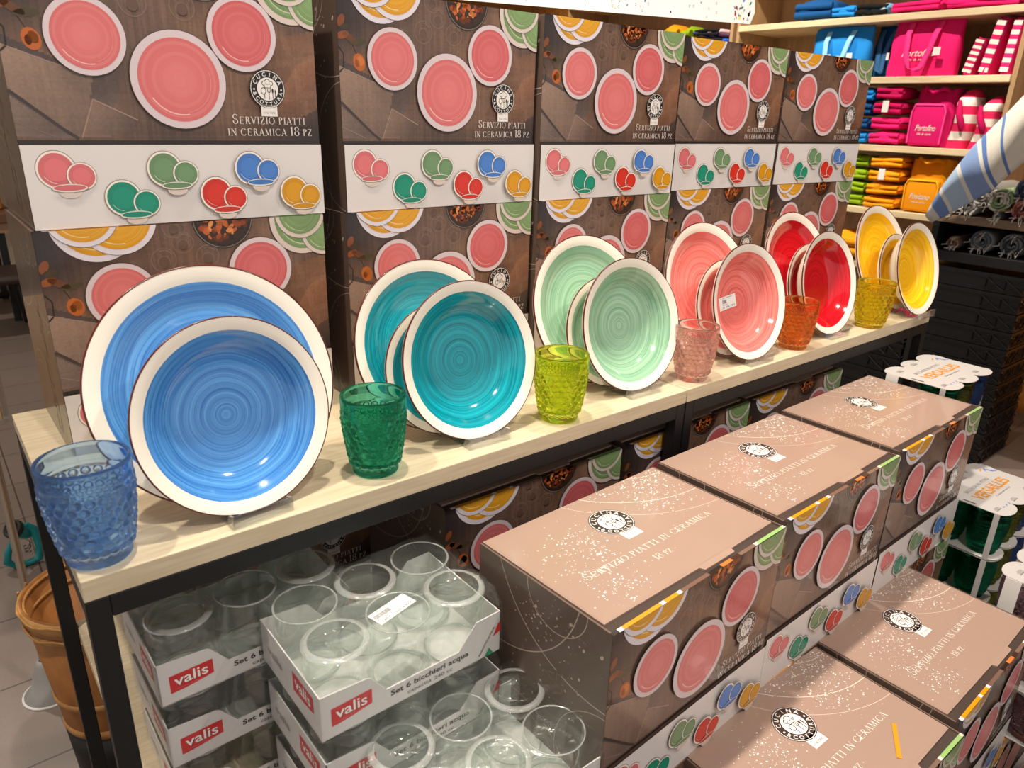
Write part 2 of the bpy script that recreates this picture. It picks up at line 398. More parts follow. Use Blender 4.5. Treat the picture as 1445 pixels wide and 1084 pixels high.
def front_art():
    W, H = BW, BH; a = Art(W, H); rnd = random.Random(11)
    yw = .318*H
    # wooden table top and cloths of the printed picture, as a fine mosaic
    nx, ny = 132, 92
    streak = [rnd.uniform(-1, 1) for _ in range(nx)]; row = [rnd.uniform(-1, 1) for _ in range(ny)]
    POLY = [  # cloths lying on the printed table: outline, colour at one end, colour at the other, direction
        ([(0,.70),(.24,.575),(.32,.60),(.30,.48),(.18,.34),(0,.345)], (72,60,58), (104,88,80), (.3, -1)),
        ([(.71,.47),(.86,.76),(1.01,.81),(1.01,.48),(.90,.42)], (92,64,50), (128,92,72), (1, .6)),
        ([(-.01,.67),(.235,.568),(.215,.46),(.18,.345),(.135,.37),(-.01,.52)], (146,120,104), (112,91,80), (.5, -1)),
        ([(-.01,.50),(.12,.375),(.06,.345),(-.01,.345)], (124,104,94), (98,82,76), (1, -.4)),
        ([(.18,.345),(.227,.487),(.353,.413),(.351,.377),(.26,.35)], (132,106,92), (86,70,64), (1, -.5)),
        ([(.80,.46),(.93,.66),(1.01,.71),(1.01,.60),(.90,.46)], (138,96,72), (108,74,56), (.6, -1))]
    def inside(p, u, v):
        c = False
        for (x0, y0), (x1, y1) in zip(p, p[1:]+p[:1]):
            if (y0 > v) != (y1 > v) and u < (x1-x0)*(v-y0)/(y1-y0)+x0: c = not c
        return c
    for i in range(nx):
        for j in range(ny):
            u, v = (i+.5)/nx, .318+(j+.5)/ny*(1-.318)
            c = mix((100, 78, 68), (128, 96, 76), .5+.5*math.sin(u*9+v*2)); g = .07
            c = mix(c, (42, 36, 38), max(0, min(1, (.30-u)*3.4))*max(0, min(1, (v-.60)*4)))
            c = mix(c, (50, 40, 38), max(0, min(1, (u-.62)*3))*max(0, min(1, (.60-v)*4)))
            c = mix(c, (58, 48, 46), max(0, min(1, (.42-v)*6))*.7)
            c = mix(c, (60, 45, 40), max(0, 1-math.hypot((u-.6)/.16, (v-.97)/.2))*.8)
            for p, ca, cb, d in POLY:
                if inside(p, u, v):
                    us = [q[0]*d[0]+q[1]*d[1] for q in p]; t = (u*d[0]+v*d[1]-min(us))/(max(us)-min(us)); c = mix(ca, cb, max(0, min(1, t))); g = .025
                    if d == (1, .6) or d == (.6, -1):
                        if (int(u*38+v*9) % 4 == 0) or (int(v*34-u*8) % 5 == 0): c = mix(c, (150, 118, 100), .18)
            k = 1+g*streak[i]+.04*row[j]*(.4 if v > .42 else 1)+.035*rnd.uniform(-1, 1)
            c = tuple(max(0, min(255, q*k)) for q in c)
            a.poly([(i/nx*W, yw+j/ny*(H-yw)), ((i+1)/nx*W, yw+j/ny*(H-yw)), ((i+1)/nx*W, yw+(j+1)/ny*(H-yw)), (i/nx*W, yw+(j+1)/ny*(H-yw))], c)
    P = lambda *uv: [(u*W, v*H) for u, v in uv]
    a.up(); a.line(P((.18,.345),(.227,.487),(.353,.413)), .0012, (150, 124, 108)); a.line(P((0,.665),(.235,.568)), .001, (150, 126, 112)); a.line(P((0,.51),(.135,.37),(.17,.34)), .003, (62, 52, 50))
    for k in range(5): a.line(P((.0,.40+k*.0),(.0+.1,.35)), .0008, (140, 118, 106))
    a.poly([(0, yw), (W, yw), (W, .335*H), (0, .335*H)], DRK)
    # twigs, dried rose bud and leaves on the left
    a.line(P((0,.83),(.03,.79),(.06,.76),(.086,.70)), .0012, (52, 36, 26)); a.line(P((0,.75),(.02,.72),(.018,.66),(0,.64)), .0016, (40, 34, 28))
    a.up()
    a.disc(.086*W, .688*H, .0078, (176, 92, 40), 14, 1.25, .3); a.disc(.092*W, .694*H, .0042, (205, 120, 60), 10, 1.3, .4); a.disc(.078*W, .684*H, .003, (120, 58, 26), 9, 1.5)
    for u, v, r, s, t, c in ((.05,.79,.011,.35,-.5,(96,60,38)),(.02,.80,.008,.5,.3,(134,72,36)),(.085,.775,.011,.32,.15,(70,62,40)),(.015,.86,.007,.6,1.1,(120,66,34)),(.03,.835,.006,.5,.1,(62,50,34))):
        a.disc(u*W, v*H, r, c, 12, s, t)
    # drinking glasses seen from above
    for u, v, r in ((.384,.846,.013), (.537,.847,.0125), (.455,.915,.0115), (.43,.985,.012)):
        a.ring(u*W, v*H, r*.93, r, (124, 100, 86), 28); a.ring(u*W, v*H-.002, r*.45, r*.52, (120, 97, 84), 20); a.ring(u*W, v*H-.003, 0, r*.45, (96, 74, 62), 18); a.ring(u*W, v*H, r*.78, r*.83, (140, 118, 104), 10, 1, .6, 1.9)
    # bowl of dried orange petals
    a.up(); a.disc(.605*W, 1.01*H, .0335, (38, 30, 28), 36); a.up(); a.ring(.605*W, 1.01*H, .0315, .0325, (120, 104, 92), 36); a.disc(.605*W, 1.01*H, .029, (54, 34, 24), 30)
    a.up()
    for k in range(34):
        an, rr = rnd.uniform(PI, 2*PI), .026*math.sqrt(rnd.random())
        a.disc(.605*W+rr*math.cos(an), 1.01*H+rr*math.sin(an), rnd.uniform(.0025, .006), rnd.choice([(186,92,38),(206,112,52),(146,66,26),(222,140,78),(92,44,22),(40,26,20)]), 7, rnd.uniform(.4,.8), rnd.uniform(0,PI))
    a.poly(P((.50,1),(.705,1),(.705,.965),(.50,.965)), (40,30,27)) if False else None
    # plates
    Y, G, K = (214, 150, 20), (112, 146, 88), (210, 104, 104)
    printed_plate(a, .185*W, 1.035*H, .172*H, Y, (214, 206, 214)); printed_plate(a, .250*W, 1.04*H, .155*H, Y, (214, 206, 214)); printed_plate(a, .146*W, 1.065*H, .137*H, Y, (214, 206, 214))
    printed_plate(a, .915*W, .985*H, .165*H, G, (206, 190, 182)); printed_plate(a, 1.0*W, .925*H, .118*H, G, (206, 190, 182)); printed_plate(a, .903*W, 1.02*H, .125*H, G, (206, 190, 182))
    printed_plate(a, .234*W, .712*H, .140*H, K); printed_plate(a, .729*W, .766*H, .148*H, mix(K, (190, 70, 76), .45)); printed_plate(a, .5*W, .571*H, .188*H, K)
    # emblem and title
    logo(a, .805*W, .552*H, .080*H, (30, 26, 25))
    a.up(); a.polys(fit_serif('Servizio piatti', .665*W, .405*H, .279*W, .040*H), (216, 206, 200)); a.polys(fit_serif('in ceramica 18 pz', .644*W, .356*H, .325*W, .040*H), (216, 206, 200))
    # white band with the six colours of the range
    a.poly([(0, 0), (W, 0), (W, yw), (0, yw)], (214, 208, 206))
    for x, y, x2, y2, xb, yb, c in ((.088,.225,.157,.200,.118,.155,(214,112,116)), (.271,.110,.342,.087,.304,.040,(22,138,112)), (.413,.221,.481,.201,.447,.152,(108,142,102)),
                                    (.579,.113,.646,.093,.612,.042,(204,48,36)), (.709,.218,.777,.205,.745,.155,(70,122,196)), (.873,.108,.937,.090,.906,.040,(208,146,20))):
        icon(a, x*W, y*H, x2*W, y2*H, xb*W, yb*H, c)
    return a

def speckle(a, rnd, cx, cy, sx, sy, n, rmax=.0011, col=WHT):
    for _ in range(n):
        a.disc(rnd.gauss(cx, sx), rnd.gauss(cy, sy), abs(rnd.gauss(0, rmax*.45))+.00025, col, 6, rnd.uniform(.7, 1.6), rnd.uniform(0, 3))
def circ3(p, q, r):
    ax, ay, bx, by, cx, cy = *p, *q, *r; d = 2*(ax*(by-cy)+bx*(cy-ay)+cx*(ay-by))
    ux = ((ax*ax+ay*ay)*(by-cy)+(bx*bx+by*by)*(cy-ay)+(cx*cx+cy*cy)*(ay-by))/d; uy = ((ax*ax+ay*ay)*(cx-bx)+(bx*bx+by*by)*(ax-cx)+(cx*cx+cy*cy)*(bx-ax))/d
    return ux, uy, math.hypot(ax-ux, ay-uy)
TAN, LINE = (158, 132, 118), (222, 205, 190)
def top_art():
    W, D = BW, BD; a = Art(W, D); rnd = random.Random(5)
    a.poly([(0, 0), (W, 0), (W, D), (0, D)], TAN); a.up()
    P = lambda u, v: (u*W, v*D)
    for tri, w in (((P(.50,1.03), P(.64,.79), P(1.03,.60)), .0011), ((P(.40,1.02), P(.55,.70), P(.98,.40)), .0006), ((P(.80,1.02), P(.88,.955), P(1.02,.93)), .0009)):
        x, y, r = circ3(*tri); a.ring(x, y, r-w/2, r+w/2, LINE, 160)
    a.poly([P(.16,.02), P(.17,.02), P(.17,.03)], LINE)
    speckle(a, rnd, .27*W, .60*D, .09*W, .11*D, 210); speckle(a, rnd, .20*W, .33*D, .08*W, .12*D, 90); speckle(a, rnd, .20*W, .14*D, .07*W, .06*D, 70)
    speckle(a, rnd, .80*W, .74*D, .10*W, .14*D, 240); speckle(a, rnd, .90*W, .9*D, .08*W, .07*D, 120, .0014); speckle(a, rnd, .70*W, .93*D, .1*W, .04*D, 60)
    logo(a, .490*W, .665*D, .0290, (62, 48, 42))
    a.up(); a.polys(fit_serif('Servizio piatti in ceramica', .123*W, .305*D, .745*W, .0125), (226, 214, 202)); a.polys(fit_serif('- 18 pz -', .395*W, .190*D, .15*W, .0100), (226, 214, 202))
    return a
def side_art():
    D, H = BD, BH; a = Art(D, H); rnd = random.Random(9)
    base = (92, 75, 66)
    a.poly([(0, 0), (D, 0), (D, H), (0, H)], base)
    a.up()
    for cx, cy, r, w in ((.125*D, 1.10*H, .52*H, .0011), (.9*D, 1.22*H, .60*H, .0011), (.35*D, .02*H, .36*H, .0008), (.35*D, .02*H, .31*H, .0006), (.62*D, 1.0*H, .17*H, .0009), (1.05*D, .30*H, .30*H, .0008)):
        a.ring(cx, cy, r-w/2, r+w/2, (176, 158, 146), 120)
    speckle(a, rnd, .55*D, .86*H, .16*D, .07*H, 70, .0016, (176, 160, 150)); speckle(a, rnd, .6*D, .6*H, .2*D, .15*H, 50, .0012, (170, 154, 144))
    a.up(); a.polys([[(.70*D-py, .04*H+px) for px, py in q] for q in fit_text('COTTURA', 0, 0, .62*H, .028)], (112, 96, 86)); a.up(); a.polys([[(.70*D-py-.0012, .04*H+px+.0012) for px, py in q] for q in fit_text('COTTURA', 0, 0, .62*H, .027)], (90, 74, 66))
    return a

M_print = mat_attr('printed glossy card', .30, coat=.35)
M_kraft = mat('brown printed card', (104, 84, 74), .42, coat=.15)
M_lidgap = mat('lid gap shade', (62, 48, 41), .6)  # dark brown painted in for the shade in the gap round the lid
M_tanlid = mat('tan printed card', TAN, .36, coat=.2)
FRONT, TOP, SIDE = front_art(), top_art(), side_art()
def box_meshes():
    W, D, H = BW, BD, BH
    b = MB(); b.box(0, 0, 0, W, D, H-.0028, mi=0); b.box(0, 0, H-.0028, W, .0036, H, mi=0); b.box(0, 0, H-.0028, .0022, D, H, mi=0); b.box(W-.0022, 0, H-.0028, W, D, H, mi=0)
    b.box(.003, .0038, H-.0028, W-.003, .0145, H-.0018, mi=1)
    b.box(.0022, .004, H-.0028, .0046, D, H-.0021, mi=1); b.box(W-.0046, .004, H-.0028, W-.0022, D, H-.0021, mi=1)
    body = b.mesh('carton_body', [M_kraft, M_lidgap])
    l = MB(); y0 = .0135
    out = [(.0045, y0+.0015), (.50*W, y0), (.51*W, y0-.006), (.69*W, y0-.006), (.70*W, y0), (W-.0045, y0+.0015), (W-.0036, D), (.0036, D)]
    l.poly_prism(out, H-.0024, H+.0006)
    lid = l.mesh('carton_lid', M_tanlid)
    f = MB(); FRONT.to_mb(f, (0, 0, 0), (1, 0, 0), (0, 0, 1))
    segs = [(0,.028,(48,38,36)),(.028,.05,(222,212,214)),(.05,.236,(214,140,14)),(.236,.256,(222,212,214)),(.256,.325,(214,140,14)),(.325,.345,(222,212,214)),(.345,.5,(112,84,70)),
            (.5,.575,(40,30,26)),(.575,.64,(206,112,52)),(.64,.69,(60,40,30)),(.69,.79,(118,92,80)),(.79,.81,(214,200,192)),(.81,.985,(140,176,106)),(.985,1,(206,190,182))]
    for u0, u1, c in segs: f.face([(u0*W, -.0010, H+.0003), (u1*W, -.0010, H+.0003), (u1*W, .0036, H+.0003), (u0*W, .0036, H+.0003)], c)
    front = f.mesh('carton_front_print', M_print)
    t = MB(); sx = (W-.012)/W; sy = (D-y0-.004)/D
    TOP.to_mb(t, (.006, y0+.003, H+.0006), (sx, 0, 0), (0, sy, 0)); top = t.mesh('carton_top_print', M_print)
    s = MB(); SIDE.to_mb(s, (0, D, 0), (0, -1, 0), (0, 0, 1)); side = s.mesh('carton_side_print', M_print)
    return body, lid, front, top, side
BODY, LID, FRONT_ME, TOP_ME, SIDE_ME = box_meshes()
_box0 = None
def carton(label, x, y, z, rz_deg, group):
    global _box0
    if _box0 is None:
        t = thing('dinnerware_carton', label, 'box', (x, y, z), math.radians(rz_deg), group)
        for n, me in (('carton_body', BODY), ('lid', LID), ('front_print', FRONT_ME), ('side_print', SIDE_ME)):
            o = bpy.data.objects.new(n, me); COL.objects.link(o); o.parent = t
        lid = [c for c in t.children if c.name == 'lid'][0]
        o = bpy.data.objects.new('lid_print', TOP_ME); COL.objects.link(o); o.parent = lid
        _box0 = t
    else:
        t = copy_tree(_box0); t.location = (x, y, z); t.rotation_euler = (0, 0, math.radians(rz_deg)); tag(t, label, 'box', group)
    return t
UP = [(.0422,.2393,.56), (.3682,.2336,1.0), (.6744,.2299,.53), (1.0021,.253,-.92), (1.3232,.256,-2.5)]
NAMES = ['sky blue', 'teal', 'sage green', 'salmon pink', 'bright red']
for k, (x, y, r) in enumerate(UP):
    carton('brown plate carton, lower row on the table, behind the %s plates' % NAMES[k], x-.004+.001*k, y-.004, ZS, r*.8, 'cartons standing on the table')
    carton('brown plate carton, upper row, picture fully visible above the %s plates' % NAMES[k], x, y, ZS+BH+.001, r, 'cartons standing on the table')
ZF = ZS-.0736
FX = [(.3725,-.2468,2.2), (.6819,-.2307,.89), (.9953,-.2228,.51)]
FN = ['nearest the clear tumblers', 'in the middle of three', 'beside the white tumbler pack']
LV = ['bottom', 'second', 'top']
for i, (x, y, r) in enumerate(FX):
    for lv in range(3):
        d = .0 if lv == 2 else .002*(i-1)
        lab = ('tan topped plate carton, top of the tall floor stack %s' % FN[i]) if lv == 2 else 'plate carton, %s of the tall floor stack %s' % (('bottom', 'second')[lv], FN[i])
        carton(lab, x+d, y+(-.004 if lv == 1 else 0), ZF-(3-lv)*BH, r, 'cartons stacked on the floor')
GX = [(.5194,-.425,-.63), (.8328,-.4181,.8)]
GN = ['with a yellow card strip on it', 'half shaded by the tall stacks']
for i, (x, y, r) in enumerate(GX):
    carton('plate carton underneath the low front carton %s' % GN[i], x, y, ZF-3*BH, r, 'cartons stacked on the floor')
    carton('tan topped plate carton of the low front row, %s' % GN[i], x, y, ZF-2*BH, r, 'cartons stacked on the floor')
carton('plate carton on the floor at the lower right, under the plum tumblers', 1.137, -.412, ZF-3*BH, .8, 'cartons stacked on the floor')
ZL = ZF-BH                      # top of the lower shelf
for k, (x, n) in enumerate(((.372, 'left end, beside the shrink wrapped clear tumblers'), (.684, 'middle, crossed by the black table leg'), (.989, 'right end, in deep shade'))):
    carton('plate carton on the lower shelf, %s' % n, x, .024, ZL, 0, 'cartons under the table')
carton('plate carton at the back of the lower shelf behind the clear tumblers', .074, .2185, ZL, 0, 'cartons under the table')
st = MB(); st.box(0, 0, 0, .0052, .055, .0006); strip = st.build('card_strip', mat('yellow card', (226, 140, 16), .5))
strip.location = (.718, -.395, ZF-BH+.0012); strip.rotation_euler = (0, 0, -1.03); tag(strip, 'thin yellow strip of card lying on the nearest tan carton', 'strip of card')

# ------------------------------------------------------------------ display tables
M_oak = mat('pale oak board', (206, 190, 162), .45, noise=((192, 175, 146), 16, (1.0, 16, 16), 8))
M_black = mat('black powder coated steel', (17, 17, 18), .5)
def table(label, x0, x1, group):
    t = thing('display_table', label, 'table', ((x0+x1)/2, .215, 0), 0, group); cx = (x0+x1)/2
    def part(name, m, x_0, y_0, z_0, x_1, y_1, z_1, bw=.0012):
        b = MB(); b.box(x_0-cx, y_0-.215, z_0, x_1-cx, y_1-.215, z_1); return bevel(b.build(name, m, t), bw)
    part('table_top', M_oak, x0, 0, ZS-.0206, x1, .43, ZS, .001)
    for a, b in ((x0, x0+.0185), (x1-.0185, x1)):
        part('leg', M_black, a, 0, 0, b, .0185, ZS-.0206); part('leg', M_black, a, .4105, 0, b, .429, ZS-.0206)
        part('side_rail', M_black, a, .0185, ZS-.042, b, .4105, ZS-.0206)
    part('front_rail', M_black, x0+.0185, 0, ZS-.042, x1-.0185, .0185, ZS-.0206); part('back_rail', M_black, x0+.0185, .4105, ZS-.042, x1-.0185, .429, ZS-.0206)
    part('lower_shelf', M_oak, x0+.019, .0195, ZL-.018, x1-.019, .43, ZL)
    return t
table('pale oak topped black steel table on the left, under the blue and teal plates', 0, .7765, 'display tables')
table('pale oak topped black steel table on the right, under the red and yellow plates', .7785, 1.585, 'display tables')

# ------------------------------------------------------------------ plates on acrylic stands
M_white = mat('cream white ceramic', (236, 228, 214), .12, spec=.6, coat=.3)
M_rim = mat('brown red rim glaze', (84, 26, 18), .2, coat=.3)
M_acryl = mat_thin('clear acrylic', (242, 244, 244), .06, .03, milk=.02, fres=1.7)
GLAZE = {'blue': ((46, 108, 182), (92, 158, 218)), 'teal': ((0, 112, 128), (22, 164, 178)), 'green': ((112, 158, 128), (164, 200, 168)), 'pink': ((206, 92, 88), (240, 136, 126)),
         'red': ((168, 8, 22), (210, 20, 36)), 'yellow': ((232, 164, 12), (254, 204, 40))}
GM = {k: mat_glaze(k+' brushed glaze', *v) for k, v in GLAZE.items()}
KIND = {'soup': (.0937, .030, .048), 'dinner': (.109, .015, .066), 'dessert': (.079, .011, .050)}
_pm = {}
def plate_meshes(kind, R):
    if (kind, R) in _pm: return _pm[(kind, R)]
    _, depth, foot = KIND[kind]; foot = foot*R/KIND[kind][0]
    n = 112; prof = []            # well, from the centre to the rim (z = 0 at the rim)
    gl_r = .862*R
    if kind == 'soup':
        pts = [(0, -depth), (.30*R, -depth), (.46*R, -depth+.001), (.62*R, -depth*.82), (.74*R, -depth*.53), (.82*R, -depth*.27), (gl_r, -depth*.15)]
    else:
        pts = [(0, -depth), (.35*R, -depth), (.60*R, -depth+.0006), (.70*R, -depth*.84), (.78*R, -depth*.52), (gl_r, -depth*.30)]
    def smooth(p, it=2):
        for _ in range(it):
            q = [p[0]]
            for a, b in zip(p, p[1:]): q += [(a[0]*.75+b[0]*.25, a[1]*.75+b[1]*.25), (a[0]*.25+b[0]*.75, a[1]*.25+b[1]*.75)]
            p = q+[p[-1]]
        return p
    well = smooth(pts); well[0] = (.0002, well[0][1])
    g = MB(); g.lathe(well, n); gm = g.mesh(kind+'_well', M_white)
    wr = [(gl_r, well[-1][1]), (.90*R, well[-1][1]*.62), (.95*R, well[-1][1]*.28), (.985*R, -.0004)]
    wr = smooth(wr, 1)
    back = [(R*.992, -.0042)] + smooth([(.97*R, -.0058), (gl_r, well[-1][1]-.0062), (.75*R, -depth*.62-.006), (foot*1.15, -depth-.005), (foot, -depth-.0088), (foot*.93, -depth-.0088), (foot*.9, -depth-.0052), (.0003, -depth-.0052)], 1)
    w = MB(); w.lathe(wr, n); w.lathe([(R*.999, -.0022)]+back, n); wm = w.mesh(kind+'_body', M_white)
    l = MB(); l.lathe([(.985*R, -.0004), (.993*R, .0001), (R, -.0008), (R*.999, -.0024)], n); lm = l.mesh(kind+'_rim', M_rim)
    _pm[(kind, R)] = (wm, gm, lm); return _pm[(kind, R)]
def plate(kind, colour, R, x, y, tilt, yaw, label, group):
    wm, gm, lm = plate_meshes(kind, R)
    n = Vector((-math.sin(yaw)*math.cos(tilt), -math.cos(yaw)*math.cos(tilt), math.sin(tilt))); e = Vector((math.cos(yaw), -math.sin(yaw), 0)); u = n.cross(e)
    c = Vector((x, y, ZS+.0042))+u*R
    M = Matrix(((e.x, u.x, n.x, c.x), (e.y, u.y, n.y, c.y), (e.z, u.z, n.z, c.z), (0, 0, 0, 1)))
    o = bpy.data.objects.new({'soup': 'soup_plate', 'dinner': 'dinner_plate', 'dessert': 'dessert_plate'}[kind], wm); COL.objects.link(o); o.matrix_world = M; tag(o, label, 'plate', group)
    g = bpy.data.objects.new('coloured_well', gm); COL.objects.link(g); g.parent = o
    g.material_slots[0].link = 'OBJECT'; g.material_slots[0].material = GM[colour]
    r = bpy.data.objects.new('rim_line', lm); COL.objects.link(r); r.parent = o
    return o
SETS = [('blue', 'sky blue', (.1545, .0199, -.0718), None, (.1508, .0443, .33, 0, .1164)),
        ('teal', 'teal', (.4317, .0297, .0205), (.412, .062, .27), (.414, .076, .33, .02, .104)),
        ('green', 'sage green', (.7095, .0311, .0378), (.695, .064, .28), (.694, .084, .35, .02, .108)),
        ('pink', 'salmon pink', (.9744, .0187, .0317), (.964, .053, .28), (.962, .076, .35, .02, .109)),
        ('red', 'bright red', (1.2322, .0249, .0044), (1.243, .068, .26), (1.243, .083, .34, 0, .109)),
        ('yellow', 'yellow', (1.5302, -.0031, .0015), (1.538, .044, .26), (1.5345, .062, .34, 0, .109))]
SOUP = {}
for key, nm, s, d, D in SETS:
    SOUP[key] = plate('soup', key, .0937, s[0], s[1], .2533, s[2], '%s soup plate with cream rim at the front of the %s stand' % (nm, nm), 'soup plates')
    if d: plate('dessert', key, .079, d[0], d[1], d[2], s[2], 'small %s plate half hidden behind the %s soup plate' % (nm, nm), 'small plates')
    plate('dinner', key, D[4], D[0], D[1], D[2], D[3], 'large %s dinner plate with cream rim at the back of the %s stand' % (nm, nm), 'dinner plates')
    # acrylic stand
    t = thing('plate_stand', 'clear acrylic stand holding the %s plates' % nm, 'plate stand', (s[0], s[1], ZS), -s[2], 'acrylic plate stands')
    b = MB(); b.box(-.030, -.012, .0004, .030, .098, .0026); b.build('base', M_acryl, t)
    b = MB(); b.box(-.030, -.0145, .0004, .030, -.0122, .0145); bevel(b.build('front_lip', M_acryl, t), .0006)
    for sx in (-1, 1):
        b = MB(); b.poly_prism([(-.012, .0026), (.0, .0026), (-.004, .012), (-.0122, .014)], -.0012, .0012, M=Matrix(((0,0,1,sx*.0288),(1,0,0,0),(0,1,0,0),(0,0,0,1)))); b.build('lip_end', M_acryl, t)
    b = MB(); b.poly_prism([(.094, .0026), (.098, .0026), (.132, .085), (.129, .086)], -.022, .022, M=Matrix(((0,0,1,0),(1,0,0,0),(0,1,0,0),(0,0,0,1)))); b.build('back_rest', M_acryl, t)

def sticker(w, h, lines, barcode):
    a = Art(w, h); a.poly([(0, 0), (w, 0), (w, h), (0, h)], (235, 234, 230)); a.up(); rnd = random.Random(4)
    if barcode:
        x = barcode[0]
        while x < barcode[2]:
            q = rnd.uniform(.0002, .0007); a.poly([(x, barcode[1]), (x+q, barcode[1]), (x+q, barcode[3]), (x, barcode[3])], (25, 25, 25)); x += q+rnd.uniform(.0003, .0007)
    for s, x, y, ww, hh in lines: a.polys(fit_text(s, x, y, ww, hh, bold=.01), (30, 30, 30))
    return a
def well_z(r, R=.0937, d=.030):
    T = [(0, -d), (.40*R, -d), (.50*R, -d*.965), (.62*R, -d*.80), (.74*R, -d*.53), (.82*R, -d*.28), (.862*R, -d*.15)]
    for (a, p), (b_, q) in zip(T, T[1:]):
        if r <= b_: return p+(q-p)*(r-a)/(b_-a)
    return T[-1][1]
stk = sticker(.044, .021, [('5,90 \u20ac  -50%  2,95 \u20ac', .002, .0022, .038, .0030), ('PIATTO FONDO', .002, .0070, .020, .0014), ('CERAMICA DECORATA', .002, .0180, .034, .0013)], (.002, .0098, .020, .0160))
stk.L = [q for q in stk.L if q[0] > 0]
for k in range(11): stk.L.insert(0, (0, [(.004*k, 0), (.004*k+.004, 0), (.004*k+.004, .021), (.004*k, .021)], (235, 234, 230)))
b = MB(); stk.to_mb(b, (-.044, -.009, 0), (1, .10, 0), (-.10, 1, 0))
b.v = [(x_, y_, z_+max(well_z(math.hypot(x_, y_)), well_z(abs(x_)))+.0008) for x_, y_, z_ in b.v]
so = b.build('price_sticker', mat_attr('sticker paper', .5), SOUP['pink']); so['label'] = 'white barcode price sticker'

# ------------------------------------------------------------------ hobnail tumblers
def hobnail_mesh(name, nth, nz, rt=.0345, rb=.0240, h=.0885, rows=8, per=22):
    z0, z1 = .010, .0665; rowh = (z1-z0)/rows
    zs = [0, .0012, .003, .006, .009]+[z0+(z1-z0)*k/nz for k in range(nz+1)]+[.0672, .0682, .0690, .0700, .0712, .078, .0845, .0868, .0880, .0885]
    def base_r(z):
        t = z/h; return rb+(rt-rb)*(1-(1-t)**1.9)*1.0
    def R(z, th):
        r = base_r(z)
        if z < .0012: r -= .0010*(1-z/.0012)
        if .003 < z < .0092: r -= .0010
        if z0 <= z <= z1:
            j = min(rows-1, int((z-z0)/rowh)); best = 0
            for jj in (j-1, j, j+1):
                if jj < 0 or jj >= rows: continue
                zc = z0+(jj+.5)*rowh; ph = .5*(jj % 2); tt = th/(2*PI)*per-ph; tt -= round(tt)
                rad = .5*rowh*1.04; dx = tt*2*PI*r/per; dz = z-zc; q = (dx*dx+dz*dz)/(rad*rad)
                if q < 1: best = max(best, math.sqrt(1-q))
            r += .0029*best-.0010
        if .0672 <= z <= .0700: r += .0009
        if z > .0868: r -= .0009*((z-.0868)/.0017)**2
        return r
    inner = [(base_r(h)-.0022-.0004, h-.0004), (base_r(.084)-.0026, .084), (base_r(.07)-.0030, .07), (base_r(.05)-.0033, .05), (base_r(.03)-.0037, .03), (base_r(.016)-.0046, .016), (base_r(.012)-.008, .0118), (.0004, .0108)]
    m = MB(); allz = [('o', z) for z in zs]+[('i', p) for p in inner]
    def fn(i, j):
        th = 2*PI*i/nth; k, v = allz[j]
        r, z = (R(v, th), v) if k == 'o' else v
        return (r*math.cos(th), r*math.sin(th), z)
    m.grid(fn, nth, len(allz), closed_u=True)
    m.disc(R(0, 0), 0, nth, up=False)
    return m.mesh(name, bpy.data.materials.new('glass slot'))
HOB = hobnail_mesh('hobnail_tumbler', 308, 112)
TG = {'blue': (126, 176, 244), 'green': (44, 172, 140), 'lime': (214, 238, 50), 'pink': (248, 208, 204), 'orange': (254, 152, 70), 'yellow': (252, 232, 44)}
TP = {'blue': (.0218, .0339, 1.045, 'cobalt blue', 'alone at the left corner of the table'), 'green': (.2917, .0392, 1.0, 'emerald green', 'between the blue and the teal plates'), 'lime': (.5535, .0315, 1.0, 'lime green', 'between the teal and the sage green plates'),
      'pink': (.8234, .0298, .95, 'pale pink', 'over the joint of the two table tops'), 'orange': (1.1045, .0315, .95, 'orange', 'between the pink and the red plates'), 'yellow': (1.3612, .0226, 1.0, 'yellow', 'between the red and the yellow plates')}
for k, (x, y, s, nm, where) in TP.items():
    o = bpy.data.objects.new('hobnail_tumbler', HOB); COL.objects.link(o); o.location = (x, y, ZS+.0004); o.scale = (s, s, s); o.rotation_euler = (0, 0, x*7)
    o.material_slots[0].link = 'OBJECT'; o.material_slots[0].material = mat_glass(k+' pressed glass', TG[k], .14)
    tag(o, '%s hobnail glass tumbler standing %s' % (nm, where), 'glass', 'hobnail tumblers on the table')

# ------------------------------------------------------------------ shrink wrapped trays of clear tumblers
M_clear = mat_thin('clear glass', (250, 252, 251), .012, .03, milk=.0, fres=1.35)
M_heel = mat_thin('thick clear glass', (222, 234, 228), .12, .05, milk=.34, fres=1.6)
M_tray = mat_attr('white tray card', .42)
M_film = mat_thin('shrink film', (253, 253, 253), .022, .14, milk=.006, wrinkle=(42, 1.), fres=.6)
PS, PW, PD, TH, GH = .066, .200, .134, .0486, .072
def clear_mesh():
    m = MB(); n = 56; R = .0312; h = GH
    out = [(.0003, .004), (.022, .0036), (.0235, .001), (.0255, 0), (.0300, .0004), (.0318, .002), (.0322, .005), (.0312, .0085), (.0306, .011)]
    rip = [(R+(.0005 if k % 2 else -.0003), .013+k*.0022) for k in range(8)]
    up = [(R, .034), (R, .0702), (R+.0003, h-.0006), (R-.0002, h)]
    inn = [(R-.0019, h-.0006), (R-.002, .05), (R-.0022, .014), (R-.004, .0105), (.02, .0095), (.0003, .0092)]
    prof = out+rip+up+inn; mis = [0, 0, 0, 1, 1, 0, 0, 0]+[0]*(len(prof)-1-8)
    for j in range(len(prof)-6, len(prof)-1): mis[j] = 0
    mis[len(out)+len(rip)+2] = mis[len(out)+len(rip)+3] = mis[len(out)+len(rip)+1] = 1
    m.lathe(prof, n, mis=mis); return m.mesh('clear_tumbler', [M_clear, M_heel])
CLEAR = clear_mesh()
